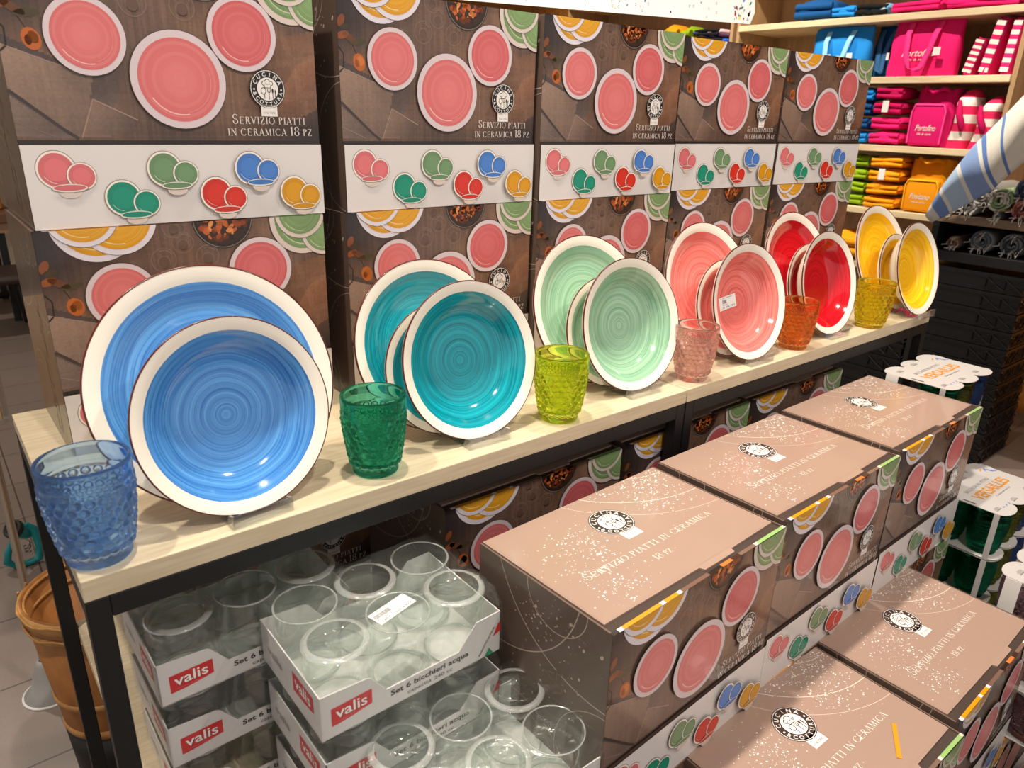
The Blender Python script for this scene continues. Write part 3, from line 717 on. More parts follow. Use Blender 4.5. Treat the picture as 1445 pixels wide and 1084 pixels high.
def tray_meshes():
    w, d, t = PW, PD, .0012
    front = [(0, 0), (w, 0), (w, TH), (w-.026, TH*.98), (w-.048, TH*.50), (w-.062, TH*.44), (.058, TH*.44), (.044, TH*.62), (.032, TH*.92), (.026, TH), (0, TH)]
    front = [(0,0),(w,0),(w,TH),(w-.030,TH*.98),(w-.052,TH*.46),(.066,TH*.46),(.050,TH*.90),(.046,TH*.94),(0,TH)]
    GR = (206, 203, 200)
    m = MB()
    m.box(0, 0, 0, w, d, .0012, GR)
    X = Matrix(((1,0,0,0),(0,0,-1,0),(0,1,0,0),(0,0,0,1)))
    m.poly_prism(front, -t, 0, GR, M=X)
    m.poly_prism(front, -d, -d+t, GR, M=X)
    side = [(0,0),(d,0),(d,TH),(0,TH)]
    Y = Matrix(((0,0,1,0),(1,0,0,0),(0,1,0,0),(0,0,0,1)))
    m.poly_prism(side, 0, t, GR, M=Y); m.poly_prism(side, w-t, w, GR, M=Y)
    body = m.mesh('tumbler_tray', M_tray)
    a = Art(w, TH); a.up(); RED, WH, BK = (196, 34, 40), (238, 234, 230), (48, 46, 46)
    def badge(x, y, s):
        a.up(); pts = [(x, y+.0225*s), (x+.044*s, y+.0235*s), (x+.044*s, y+.006*s)]+[(x+.044*s*(1-k/10), y+.006*s-.0048*s*math.sin(PI*k/20)) for k in range(1, 11)]
        a.poly(pts, RED); a.up()
        for q in fit_text('valis', x+.0048*s, y+.0082*s, .034*s, .0125*s, bold=.03): a.poly(q, (120, 26, 28))
        a.up()
        for q in fit_text('valis', x+.0045*s, y+.0085*s, .034*s, .0125*s, bold=.012): a.poly(q, WH)
        for q in fit_text('un gusto di famiglia', x+.006*s, y+.0042*s, .028*s, .0018*s): a.poly(q, (226, 120, 116))
    badge(.010, .011, .92)
    a.up(); a.polys(fit_text('Set 6 bicchieri acqua', .070, .0128, .090, .0060, bold=.018), BK); a.polys(fit_text('capacit\u00e0 240 cc', .088, .0050, .052, .0042), (84, 82, 82))
    a.poly([(w-.020, 0), (w-.008, 0), (w-.014, .009)], (14, 140, 92)); a.poly([(w-.009, .021), (w, .024), (w, .036), (w-.003, .034)], (206, 30, 36))
    for q in fit_text('PRODOTTO IN ITALIA', 0, 0, .034, .0026, bold=.01):
        c, s = math.cos(.98), math.sin(.98); a.poly([(w-.0255+px*c-py*s, .0035+px*s+py*c) for px, py in q], BK)
    f = MB(); a.to_mb(f, (0, 0, 0), (1, 0, 0), (0, 0, 1), .00005); fp = f.mesh('tray_front_print', M_tray)
    a = Art(d, TH); a.up(); badge(d-.058, .016, 1.0); a.up(); a.polys(fit_text('valis', .016, .020, .034, .009, bold=.01), (150, 146, 146))
    f = MB(); a.to_mb(f, (0, d, 0), (0, -1, 0), (0, 0, 1), .00005); sp = f.mesh('tray_side_print', M_tray)
    # film: loose skin over tray and glasses
    rnd = random.Random(2); m = MB(); nu, nv = 64, 14
    def fn(i, j):
        s = i/nu*4; k = int(s); q = s-k; e = .0018
        x, y = [(-e+q*(w+2*e), -e), (w+e, -e+q*(d+2*e)), (w+e-q*(w+2*e), d+e), (-e, d+e-q*(d+2*e))][k]
        z = .001+(GH+.004)*j/(nv-1); t = max(0, (z-TH)/(GH-TH))
        cx, cy = w/2, d/2; inn = .0+.045*t*t
        wob = .0012*math.sin(i*2.1+j*1.3)+.0009*math.sin(i*.7-j*2.3)
        return (cx+(x-cx)*(1-inn)+wob*t, cy+(y-cy)*(1-inn)+wob*t, min(z, GH+.0038))
    m.grid(fn, nu, nv, closed_u=True)
    N = 20
    def top(i, j):
        u, v = i/(N-1), j/(N-1); s = .955
        return (w/2+(u-.5)*(w+.003)*s, d/2+(v-.5)*(d+.003)*s, GH+.0046+.0007*math.sin(i*1.9+j*.8)+.0006*math.sin(j*2.3-i))
    m.grid(top, N, N)
    return body, fp, sp, m.mesh('shrink_film', M_film)
TRAY, TFP, TSP, FILM = tray_meshes()
WORD = {'L': 'left stack behind the table leg', 'C': 'middle stack', 'R': 'low pack'}
def pack(code, lv, x, y, z, rz, rows, flip0):
    lev = ['', 'topmost', 'second', 'third'][lv]
    o = bpy.data.objects.new('tumbler_tray', TRAY); COL.objects.link(o); o.location = (x, y, z); o.rotation_euler = (0, 0, rz)
    tag(o, 'white cardboard tray with red badge, %s tray of the %s' % (lev, WORD[code]) if code != 'R' else 'white cardboard tray of the single low pack of clear tumblers at the bottom edge', 'tray', 'trays of clear tumblers')
    for n, me in (('front_print', TFP), ('side_print', TSP), ('shrink_film', FILM)):
        c = bpy.data.objects.new(n, me); COL.objects.link(c); c.parent = o
    Mt = Matrix.Translation((x, y, z)) @ Matrix.Rotation(rz, 4, 'Z')
    for r, c in rows:
        inv = (r+c+flip0) % 2 == 0
        g = bpy.data.objects.new('clear_tumbler', CLEAR); COL.objects.link(g)
        p = Mt @ Vector((.034+PS*c, .0345+.065*r, .0016+(GH if inv else 0))); g.location = p; g.rotation_euler = (PI if inv else 0, 0, .3*c)
        tag(g, 'clear tumbler, %s, %s of the %s row, %s' % ('base up' if inv else 'rim up', ('left', 'middle', 'right')[c], ('front', 'back')[r], ('%s tray of the %s' % (lev, WORD[code].split(' behind')[0])) if code != 'R' else 'low pack at the bottom edge'), 'glass', 'clear tumblers in trays')
    return o
PITCH = .0765
FULL = [(r, c) for r in (0, 1) for c in (0, 1, 2)]; FRONT3 = [(0, 0), (0, 1), (0, 2), (1, 0)]
for lv in (1, 2, 3):
    pack('L', lv, .044+.001*lv, .0185, .643-PITCH*(lv-1), .02-.006*lv, FULL if lv == 1 else FRONT3, 0)
    pc = pack('C', lv, .1442+.0015*(lv-1), -.1195, .6535-PITCH*(lv-1), .007, FULL if lv == 1 else FRONT3, 0)
    if lv == 1: CTOP = pc
RT = pack('R', 1, .174, -.236, .5475, -.05, FULL, 1)
stk = sticker(.046, .019, [('13,80 \u20ac   -50%  6,90 \u20ac', .002, .0018, .041, .0028), ('BICCHIERE', .002, .0062, .014, .0014), ('BICCHIERI ACQUA SET 6 PZ', .002, .0162, .034, .0013)], (.002, .0088, .022, .0145))
b = MB(); stk.to_mb(b, (.074, .020, GH+.0068), (.97, .24, 0), (-.24, .97, 0)); so = b.build('price_sticker', MATS['sticker paper'], CTOP); so['label'] = 'white barcode price sticker on the film'
a = Art(.05, .01); a.polys(fit_text('0200466465', 0, 0, .04, .004), (92, 92, 92))
b = MB(); a.to_mb(b, (.158, .052, GH+.0066), (.25, -.97, 0), (.97, .25, 0)); b.build('batch_code', MATS['sticker paper'], RT)
M_riser = mat('grey display riser board', (96, 92, 90), .7)
for lab, x0, y0, x1, y1, zt in (('grey riser block under the middle stack of clear tumblers', .1442, -.1195, .3442, .012, .6535-2*PITCH), ('grey riser block under the low pack of clear tumblers', .178, -.245, .372, -.122, .5475)):
    b = MB(); b.box(x0, y0, 0, x1, y1, zt-.0004); tag(bevel(b.build('display_riser', M_riser), .003), lab, 'riser', 'risers under the tumblers')

# ------------------------------------------------------------------ card sleeved packs of coloured tumblers
HOB2 = hobnail_mesh('pack_tumbler', 88, 48)
M_card = mat_attr('white sleeve card', .4)
VW, VD, VH = .198, .126, .0905
VG = {'green': mat_glass('bottle green pressed glass', (14, 138, 100), .30), 'olive': mat_glass('olive pressed glass', (132, 146, 40), .30), 'navy': mat_glass('navy pressed glass', (54, 88, 176), .30),
      'plum': mat_glass('smoky plum pressed glass', (166, 138, 150), .30), 'amber': mat_glass('amber pressed glass', (170, 112, 22), .30)}
def sleeve_meshes():
    w, d = VW, VD; s = w/3
    out = []
    def scall(y, sgn):
        for k in (range(3) if sgn < 0 else range(2, -1, -1)):
            cx = s*(k+.5); ang = [PI+PI*q/12 for q in range(13)] if sgn < 0 else [PI*q/12 for q in range(13)]
            out.extend([(cx+s*.47*math.cos(t), y+s*.25*math.sin(t)) for t in ang])
    scall(.014, -1); scall(d-.014, 1)
    m = MB(); m.poly_prism(out, VH-.0009, VH, (186, 181, 178)); m.poly_prism(out, 0, .0008, (196, 192, 188))
    m.box(-.0008, .010, 0, .0002, .019, VH, (168, 164, 162)); m.box(-.0008, d-.034, 0, .0002, d-.012, VH, (222, 218, 214))
    m.box(w-.0002, .010, 0, w+.0008, .019, VH, (168, 164, 162)); m.box(w-.0002, d-.034, 0, w+.0008, d-.012, VH, (222, 218, 214))
    body = m.mesh('tumbler_sleeve', M_card)
    a = Art(w, d); GY, OR, BL = (70, 70, 76), (204, 132, 14), (96, 132, 200)
    a.polys(fit_text('VERSAILLES', .034, .050, .132, .020, bold=.02), OR); a.polys(fit_text('BICCHIERI IN VETRO', .040, .077, .100, .0072), (120, 120, 124)); a.polys(fit_text('Confezione da 6 pz', .074, .040, .062, .0036), GY)
    for x, y in ((.022, .022), (.088, .018), (.156, .020), (.032, .104), (.098, .108)):
        for k in range(-1, 2): a.ring(x+k*.006, y, .0022, .0028, GY, 10)
        a.line([(x-.010, y-.003), (x+.010, y-.003)], .0006, GY); a.line([(x-.006, y+.004), (x+.007, y+.004)], .0006, GY)
    for k in range(3): a.disc(.176+.005*k, .098-.006*k, .0075, BL, 12, .3, .6+k); a.disc(.040+.012*k, .018, .004, BL, 10, .3, .5*k)
    a.disc(.166, .102, .006, OR, 10, .25, .4)
    a.poly([(.008, .052), (.012, .052), (.012, .074), (.008, .074)], GY)
    f = MB(); a.to_mb(f, (0, 0, VH), (1, 0, 0), (0, 1, 0)); return body, f.mesh('sleeve_print', M_card)
SLV, SLP = sleeve_meshes()
def sleeve(label, x, y, z, rz, glasses, where):
    o = bpy.data.objects.new('tumbler_sleeve', SLV); COL.objects.link(o); o.location = (x, y, z); o.rotation_euler = (0, 0, rz); tag(o, label, 'card sleeve', 'white card sleeves')
    c = bpy.data.objects.new('sleeve_print', SLP); COL.objects.link(c); c.parent = o
    Mt = Matrix.Translation((x, y, z)) @ Matrix.Rotation(rz, 4, 'Z'); s = .93
    for r, k, col in glasses:
        g = bpy.data.objects.new('hobnail_tumbler', HOB2); COL.objects.link(g); g.location = Mt @ Vector((.033+.066*k, .0325+.061*r, .0012)); g.scale = (s, s, s*1.0); g.rotation_euler = (0, 0, k+r)
        g.material_slots[0].link = 'OBJECT'; g.material_slots[0].material = VG[col]
        nm = {'green': 'bottle green', 'olive': 'olive green', 'navy': 'navy blue', 'plum': 'smoky plum', 'amber': 'amber'}[col]
        tag(g, '%s hobnail tumbler, %s %s, %s' % (nm, ('front', 'back')[r], ('left', 'middle', 'right')[k], where), 'glass', 'coloured tumblers in sleeves')
    return o
GON = [(0, 0, 'green'), (0, 1, 'olive'), (0, 2, 'navy')]; P2 = .0925
VZ1, VZ2, VZ4 = .7515, .557, .5255
for k in range(3): sleeve('white card sleeve of a tumbler pack, %s of the far stack behind the tan cartons' % ('topmost', 'second', 'third')[k], 1.302, -.168+.001*k, VZ1-VH-P2*k, 0, GON, 'the %s pack of the far stack' % ('topmost', 'second', 'third')[k])
for k in range(3): sleeve('white card sleeve of a tumbler pack, %s of the stack beside the right carton' % ('topmost', 'second', 'third')[k], 1.312, -.296, VZ2-VH-P2*k, 0, GON+[(1, 0, 'green')], 'the %s pack beside the right carton' % ('topmost', 'second', 'third')[k])
for k in range(3): sleeve('white card sleeve of a plum tumbler pack, %s of the stack on the lone carton' % ('topmost', 'second', 'third')[k], 1.176, -.462, VZ4-VH-P2*k, 0, [(0, 0, 'plum'), (1, 0, 'plum')], 'the %s pack on the lone carton' % ('topmost', 'second', 'third')[k])
for k in range(3): sleeve('white card sleeve of a tumbler pack, %s of the lowest stack at the right edge' % ('topmost', 'second', 'third')[k], 1.153, -.595, .2775-VH+.064-P2*k, 0, [(0, 0, ('green', 'amber', 'amber')[k]), (1, 0, ('green', 'amber', 'amber')[k])], 'the %s pack of the lowest stack' % ('topmost', 'second', 'third')[k])
M_cb = mat('plain brown cardboard', (120, 94, 68), .8)
for lab, x, y, zt in (('plain cardboard carton under the far stack of white sleeves', 1.302, -.168, VZ1-VH-2*P2), ('flat cardboard carton under the white sleeves beside the right carton', 1.312, -.296, VZ2-VH-2*P2), ('plain cardboard carton under the lowest stack of white sleeves', 1.153, -.595, .2775+.064-VH-2*P2)):
    zb0 = BH+.0016 if lab.startswith('flat') else 0; b = MB(); b.box(x+.002, y+.004, zb0, x+VW-.002, y+VD-.004, zt-.0004); b.box(x+.09, y+.0036, zb0, x+.11, y+VD-.0036, zt-.0002); tag(b.build('plain_carton', M_cb), lab, 'box', 'plain cartons under the packs')

# ------------------------------------------------------------------ the room
def tile_mat():
    m = bpy.data.materials.new('taupe floor tiles'); m.use_nodes = True; nt = m.node_tree; p = nt.nodes['Principled BSDF']; N = nt.nodes.new; L = nt.links.new
    tc = N('ShaderNodeTexCoord'); mp = N('ShaderNodeMapping'); mp.inputs['Location'].default_value = (-.035, -.2385, 0)
    br = N('ShaderNodeTexBrick'); br.offset = 0; br.inputs['Scale'].default_value = 1; br.inputs['Brick Width'].default_value = .516; br.inputs['Row Height'].default_value = .258
    br.inputs['Mortar Size'].default_value = .0022; br.inputs['Mortar Smooth'].default_value = .1
    br.inputs['Color1'].default_value = (*lin((128, 114, 107)), 1); br.inputs['Color2'].default_value = (*lin((121, 107, 100)), 1); br.inputs['Mortar'].default_value = (*lin((70, 58, 52)), 1)
    nz = N('ShaderNodeTexNoise'); nz.inputs['Scale'].default_value = 420; nz.inputs['Detail'].default_value = 2
    mx = N('ShaderNodeMix'); mx.data_type = 'RGBA'; mx.blend_type = 'OVERLAY'; mx.inputs[0].default_value = .22
    L(tc.outputs['Object'], mp.inputs[0]); L(mp.outputs[0], br.inputs['Vector']); L(tc.outputs['Object'], nz.inputs['Vector'])
    L(br.outputs['Color'], mx.inputs[6]); L(nz.outputs['Color'], mx.inputs[7]); L(mx.outputs[2], p.inputs['Base Color'])
    p.inputs['Roughness'].default_value = .42
    return m
def slab(name, m, x0, y0, z0, x1, y1, z1):
    b = MB(); b.box(x0, y0, z0, x1, y1, z1); return b.build(name, m)
M_wall = mat('warm plaster', (196, 178, 152), .8)
M_ply = mat('tan laminated wood', (176, 142, 104), .5, noise=((160, 126, 90), 5, (10, 10, .8), 4))
M_amber = mat('amber stained wood', (176, 112, 44), .55, noise=((150, 90, 30), 30, (2, 2, 1), 6), bump=(60, .3))
struct(slab('floor', tile_mat(), -3, -2.6, -.05, 3.7, 6, 0))
struct(slab('wall_back', M_wall, -3, 5.9, 0, 3.7, 6, 2.9)); struct(slab('wall_right', M_amber, 3.62, -2.6, 0, 3.7, 5.9, 2.9)); struct(slab('ceiling', mat('off white ceiling', (206, 200, 190), .9), -3, -2.6, 2.9, 3.7, 6, 2.95))
struct(slab('baseboard_back', mat('cream baseboard', (214, 200, 172), .6), -3, 5.87, 0, 3.6, 5.9, .16))

# wall shelving for the bags
M_board = mat('light wood shelf board', (222, 200, 162), .5, noise=((206, 182, 144), 7, (10, 1, 10), 4))
def wall_unit(label, x0, y0, y1, levels, name='shelf_unit'):
    t = thing(name, label, 'shelf unit', (x0+.17, (y0+y1)/2, 0)); cx, cy = x0+.17, (y0+y1)/2
    def part(n, m, *q):
        b = MB(); b.box(q[0]-cx, q[1]-cy, q[2], q[3]-cx, q[4]-cy, q[5]); return bevel(b.build(n, m, t), .002)
    part('back_panel', M_ply, x0+.345, y0, 0, x0+.362, y1, 2.4)
    for a, b in ((y0, y0+.018), (y1-.018, y1)): part('side_panel', M_ply, x0+.012, a, 0, x0+.345, b, 2.4)
    yy = y0+.018+(y1-y0-.036)*.1
    for z in levels: part('shelf_board', M_board, x0, y0+.018, z-.026, x0+.345, y1-.018, z)
    return t
LV = [.60, .838, 1.102, 1.374, 1.612, 1.86]
wall_unit('pale wood wall shelving holding blue and pink bags', 3.25, .515, 1.78, LV)
wall_unit('farther pale wood wall shelving with blue and pink towels', 3.25, 1.80, 3.0, [.6, .95, 1.25, 1.53, 1.80])

def mat_cloth(name, c, rough=.85): return mat(name, c, rough, spec=.2, bump=(260, .25))
C_blue, C_navy, C_pink, C_mag, C_or, C_lime, C_wht, C_lb = (36, 136, 214), (20, 74, 128), (236, 32, 112), (190, 16, 84), (232, 148, 16), (136, 168, 24), (228, 218, 208), (120, 190, 232)
def bag_shape(w, d, h, top=.75, bulge=.012, wr=.004, seed=0, n=26):
    """soft bag body: local x is its depth towards the room (negative = front), y its width, z its height"""
    rnd = random.Random(seed); ph = [rnd.uniform(0, 6) for _ in range(6)]; m = MB(); nv = 16
    def fn(i, j):
        t = j/(nv-1); a = 2*PI*i/n; c, s = math.cos(a), math.sin(a); e = .45
        x = math.copysign(abs(c)**e, c)*d/2*(1-(1-top)*t); y = math.copysign(abs(s)**e, s)*w/2*(1+.03*math.sin(3*t+ph[0]))
        b = bulge*math.sin(PI*t); x += math.copysign(b, c)*abs(c)
        x += wr*math.sin(7*t+ph[1]+4*s)*abs(c)+wr*.6*math.sin(15*t+ph[2]-9*s); y += wr*.5*math.sin(9*t+ph[3])
        return (x, y, h*t+wr*.8*math.sin(3*a+ph[4])*t)
    m.grid(fn, n, nv, closed_u=True)
    m.face([fn(i, nv-1) for i in range(n)]); m.face([fn(n-1-i, 0) for i in range(n)])
    return m
def on_front(art, y0, z0, x, parent, name, m, tilt=0):
    """printed art on a face that looks towards -x"""
    b = MB(); art.to_mb(b, (x, y0, z0), (0, -1, 0), (tilt, 0, 1)); return b.build(name, m, parent)
M_ink = mat_attr('woven print', .8)
M_tagc = mat('white swing tag', (226, 224, 218), .6)
def tote(label, y0, y1, z, w_x, h, col, hcol, text, seed, group, x=3.335):
    cy = (y0+y1)/2; w = y1-y0; t = thing('tote_bag', label, 'bag', (x, cy, z+.0015), 0, group); mm = mat_cloth('tote cloth %d %d %d' % col, col)
    bag_shape(w, w_x, h, .35, .02, .004, seed).build('bag_body', mm, t)
    hm = mat_cloth('strap %d %d %d' % hcol, hcol)
    for sgn in (1,):
        b = MB(); ya, yb = w*.22, -w*.20; xs = -w_x*.5-.022
        path = [(xs+.03, ya, h*.93), (xs, ya-.003, h*.72), (xs-.012, ya-.012, h*.40), (xs-.018, ya*.45, h*.11), (xs-.018, 0, h*.07), (xs-.018, yb*.4, h*.10), (xs-.012, yb+.012, h*.42), (xs, yb+.002, h*.72), (xs+.03, yb-.004, h*.93)]
        pp = []
        for i in range(len(path)-1):
            for k in range(4): pp.append(tuple(path[i][q]+(path[i+1][q]-path[i][q])*k/4 for q in range(3)))
        pp.append(path[-1])
        n = len(pp)
        b.grid(lambda i, j: (pp[i][0]+(0 if j in (0, 3) else 0), pp[i][1]+(.011 if j in (1, 2) else -.011), pp[i][2]) if False else ((pp[i][0]-(.002 if j < 2 else 0)), pp[i][1]+(.011 if j in (1, 2) else -.011), pp[i][2]+(.011 if abs(pp[i][2]-h*.1) < h*.06 and j in (1, 2) else 0)), n, 4, closed_v=True)
        b.build('strap', hm, t)
    if text:
        a = Art(w*.62, .06); a.polys(fit_text(text, 0, .022, w*.5, .026, shear=.35, bold=.004), C_wht); a.polys(fit_text('life & style', .02, .006, w*.32, .008, shear=.3), C_wht)
        on_front(a, w*.25, h*.24, -w_x*.5-.0245, t, 'printed_name', M_ink)
    b = MB(); b.box(-w_x*.5-.048, -w*.34, h*.34, -w_x*.5-.0465, -w*.24, h*.47, M=None); b.build('swing_tag', M_tagc, t)
    return t
tote('pink tote bag with white lettering standing on the upper shelf', .762, 1.03, 1.374, .07, .222, C_pink, (246, 60, 140), 'Portofino', 1, 'tote bags on the wall shelf')
tote('sky blue tote bag with pale straps beside the pink tote', 1.125, 1.385, 1.374, .06, .205, C_blue, (150, 210, 236), 'Capri', 2, 'tote bags on the wall shelf', 3.33)
tote('darker blue tote bag tucked between the sky blue and the pink tote', 1.035, 1.15, 1.374, .06, .21, C_navy, (60, 110, 160), None, 3, 'tote bags on the wall shelf', 3.43)

def folded(label, y0, y1, x0, x1, z, h, col, seed, group, name='folded_towel', cat='towel', stripes=None, tagged=False):
    """a soft folded cloth: stacked rounded layers joined at the front fold"""
    rnd = random.Random(seed); m = MB(); w, d = y1-y0, x1-x0; n, nv = 40, 11; ph = [rnd.uniform(0, 6.28) for _ in range(5)]
    def fn(i, j):
        a = 2*PI*j/nv-PI/2; v = i/(n-1); lobes = 1+.10*math.sin(2*PI*v*1.0+ph[0])
        tip = math.sin(PI*min(max(v, .0), 1.))**.22 if 0 < v < 1 else .04
        zz = h/2+h/2*math.sin(a)*tip*lobes+.06*h*math.sin(4*v+ph[1])*(.5+.5*math.sin(a))
        xx = d/2*math.copysign(abs(math.cos(a))**.55, math.cos(a))*(.92+.08*math.sin(4*v+ph[2]))+.004*math.sin(6*v+ph[3])
        return (xx, -w/2+w*v, max(0, zz))
    cf = None
    if stripes: cf = lambda i, j: stripes[int(i/(n-1)*len(stripes)*2.999) % len(stripes)]
    m.grid(fn, n, nv, colfn=cf, closed_v=True)
    mm = mat_attr('striped towelling', .9, bump=(300, .3)) if stripes and 'striped towelling' not in MATS else (MATS['striped towelling'] if stripes else mat_cloth('cloth %d %d %d' % col, col))
    o = m.build(name, mm, None, ((x0+x1)/2, (y0+y1)/2, z+.001)); tag(o, label, cat, group)
    for f in range(2):            # fold lips on the front
        b = MB(); zf = h*(.28+.36*f); b.tube([(-d/2*(.93+.05*math.sin(6*k/9+ph[2]+f)), -w*.46+w*.92*k/9, zf+.0025*math.sin(3*k/9+ph[4]+f)) for k in range(10)], h*.17, 8); b.build('fold', mm, o)
    if tagged:
        b = MB(); b.box(-d/2-.022, -.012, h*.2, -d/2-.0205, .014, h*.2+.045); q = b.build('swing_tag', M_tagc, o)
    return o
WS = 'folded cloths on the wall shelf'
folded('dark blue folded bag with a faint printed name on the top shelf', 1.30, 1.49, 3.27, 3.45, 1.612, .09, C_navy, 1, WS)
folded('sky blue folded cloth in front of the dark blue one on the top shelf', 1.19, 1.30, 3.26, 3.45, 1.612, .05, C_blue, 2, WS)
folded('blue and white striped towel folded on the top shelf', 1.05, 1.19, 3.26, 3.45, 1.612, .055, C_lb, 3, WS, stripes=[C_lb, C_wht, C_blue])
folded('pink folded cloth at the middle of the top shelf', .84, 1.04, 3.26, 3.45, 1.612, .05, C_pink, 4, WS)
folded('pink folded cloth at the near end of the top shelf', .56, .83, 3.26, 3.45, 1.612, .045, (226, 30, 110), 5, WS)
# folded pink bags leaning at the near end of the tote shelf
for k, (yc, w, h, an, c, lab) in enumerate(((.700, .040, .135, .50, C_mag, 'short magenta folded bag leaning against the pink tote'), (.640, .040, .20, .34, (206, 20, 92), 'taller magenta folded bag leaning behind the short one'), (.568, .036, .195, .16, C_pink, 'pink folded bag upright beside the end panel'))):
    m = bag_shape(w, .17, h, .9, .004, .003, 20+k); M = Matrix.Translation((3.36, yc, 1.376)) @ Matrix.Rotation(an*.45, 4, 'X')
    o = m.build('folded_bag', mat_cloth('cloth %d %d %d' % c, c)); o.matrix_world = M; tag(o, lab, 'bag', 'leaning folded bags')
    b = MB()
    b.grid(lambda i_, j_: (-.0885 if j_ in (1, 2) else -.080, (-w*.34, -w*.34, w*.44, w*.44)[j_], .010+i_*(h*.95-.010)/22), 23, 4, colfn=lambda i_, j_: C_wht if (i_//2) % 2 == 0 else c, smooth=False)
    b.build('striped_edge', MATS['striped towelling'], o)
# pink backpack and striped bag
def pocket_bag(label, y0, y1, z, h, hp, col, dark, text, seed):
    w = y1-y0; t = thing('backpack', label, 'bag', (3.36, (y0+y1)/2, z+.0015), 0, 'backpacks on the wall shelf'); mm = mat_cloth('cloth %d %d %d' % col, col)
    bag_shape(w, .12, h, .6, .012, .004, seed).build('bag_body', mm, t)
    b = MB(); b.rbox(-.013, -w*.42, 0, .013, w*.42, hp, .012); p = b.build('front_pocket', mm, t, (-.078, .0, .004))
    b = MB(); b.tube([(-.0135, -w*.40, hp*.05), (-.0145, -w*.41, hp*.8), (-.0145, -w*.34, hp*.96), (-.0145, w*.34, hp*.96), (-.0145, w*.41, hp*.8), (-.0135, w*.40, hp*.05)], .0032, 8); b.build('piping', mat_cloth('strap %d %d %d' % dark, dark), p)
    a = Art(w, .06); a.polys(fit_text(text, 0, .022, w*.5, .024, shear=.35, bold=.004), C_wht); a.polys(fit_text('life & style', .01, .006, w*.36, .008, shear=.3), C_wht)
    on_front(a, w*.25, hp*.22, -.0138, p, 'printed_name', M_ink)
    b = MB(); b.tube([(-.045, w*.3, h*.96), (-.075, w*.22, h*1.02), (-.085, 0, h*.93), (-.075, -w*.22, h*1.0), (-.045, -w*.3, h*.96)], .007, 8); b.build('handle', mm, t)
    return t
pocket_bag('magenta backpack with a square front pocket and white lettering', .725, .885, 1.102, .225, .165, (206, 22, 100), (244, 70, 150), 'Portofino', 31)
pocket_bag('orange backpack with a square front pocket behind the striped cloth', .690, .850, .838, .215, .132, C_or, (250, 176, 30), 'Positano', 32)
def striped_bag(label, y0, y1, z, h, lean, seed):
    w = y1-y0; rnd = random.Random(seed); m = MB(); n, nv = 24, 29
    def fn(i, j):
        t = j/(nv-1); a = 2*PI*i/n; c, s = math.cos(a), math.sin(a); f = math.sqrt(max(0, 1-max(0, (t-.72)/.28)**2))*.97+.03
        return (math.copysign(abs(c)**.5, c)*.07*f, math.copysign(abs(s)**.5, s)*w/2*f-lean*t+.003*math.sin(9*t+seed), h*t)
    m.grid(fn, n, nv, closed_u=True, colfn=lambda i, j: (226, 30, 88) if (j//4) % 2 == 0 else C_wht); m.face([fn(n-1-i, 0) for i in range(n)], (226, 30, 88))
    o = m.build('striped_bag', MATS.get('striped towelling') or mat_attr('striped towelling', .9), None, (3.345, (y0+y1)/2, z+.001)); tag(o, label, 'bag', 'striped bags on the wall shelf')
    b = MB(); b.tube([(-.074, .01, h*.80), (-.090, 0, h*.6), (-.092, -.018, h*.42), (-.080, -.02, h*.30)], [.007, .012, .014, .006], 8); b.build('ribbon', mat_cloth('cloth %d %d %d' % C_mag, C_mag), o)
striped_bag('pink and white striped bag upright beside the magenta backpack', .648, .722, 1.102, .225, .012, 1)
striped_bag('pink and white striped bag leaning to the right at the shelf end', .572, .640, 1.102, .20, .028, 2)
for k in range(4):
    folded('pink cloth, %s of the rolled pile on the middle shelf' % ('lowest', 'second', 'third', 'topmost')[k], .90+.006*k, 1.035, 3.265, 3.43, 1.102+.060*k, .058, (C_pink, C_pink, C_mag, C_mag)[k], 40+k, 'pink pile on the wall shelf', tagged=(k == 2))
    folded('blue cloth, %s of the pile behind the pink pile' % ('lowest', 'second', 'third', 'topmost')[k], 1.045, 1.16, 3.27, 3.43, 1.102+.058*k, .056, (C_blue, C_navy, C_navy, C_blue)[k], 50+k, 'blue pile on the wall shelf')
    folded('orange cloth, %s of the pile beside the orange backpack' % ('lowest', 'second', 'third', 'topmost')[k], .862, 1.005, 3.265, 3.43, .838+.056*k, .054, C_or, 60+k, 'orange pile on the wall shelf', tagged=(k == 2))
    folded('lime green cloth, %s of the pile behind the orange pile' % ('lowest', 'second', 'third', 'topmost')[k], 1.015, 1.13, 3.28, 3.43, .838+.056*k, .054, C_lime, 70+k, 'lime pile on the wall shelf')
folded('orange cloth with a pale hem on the lowest visible shelf', .96, 1.10, 3.255, 3.43, .60, .13, C_or, 80, WS)
folded('blue and pink towel lying on the farther shelf', 1.86, 2.02, 3.255, 3.45, 1.53, .045, C_blue, 81, 'towels on the farther shelf', stripes=[(28, 90, 200), (20, 50, 120), (236, 80, 160)])
folded('pale pink and blue towel on top of the blue and pink towel', 1.88, 2.04, 3.255, 3.45, 1.576, .04, C_blue, 82, 'towels on the farther shelf', stripes=[(236, 190, 196), (28, 80, 180)])
folded('lime green towel on the farther shelf', 2.05, 2.12, 3.255, 3.45, 1.53, .10, C_lime, 83, 'towels on the farther shelf')
folded('orange boxed towel on the farther shelf', 2.13, 2.28, 3.255, 3.45, 1.53, .11, C_or, 84, 'towels on the farther shelf')
folded('orange towel with pale stripes farthest along the farther shelf', 2.45, 2.85, 3.255, 3.45, 1.53, .12, C_or, 85, 'towels on the farther shelf', stripes=[(206, 130, 40), (206, 130, 40), (230, 200, 150)])

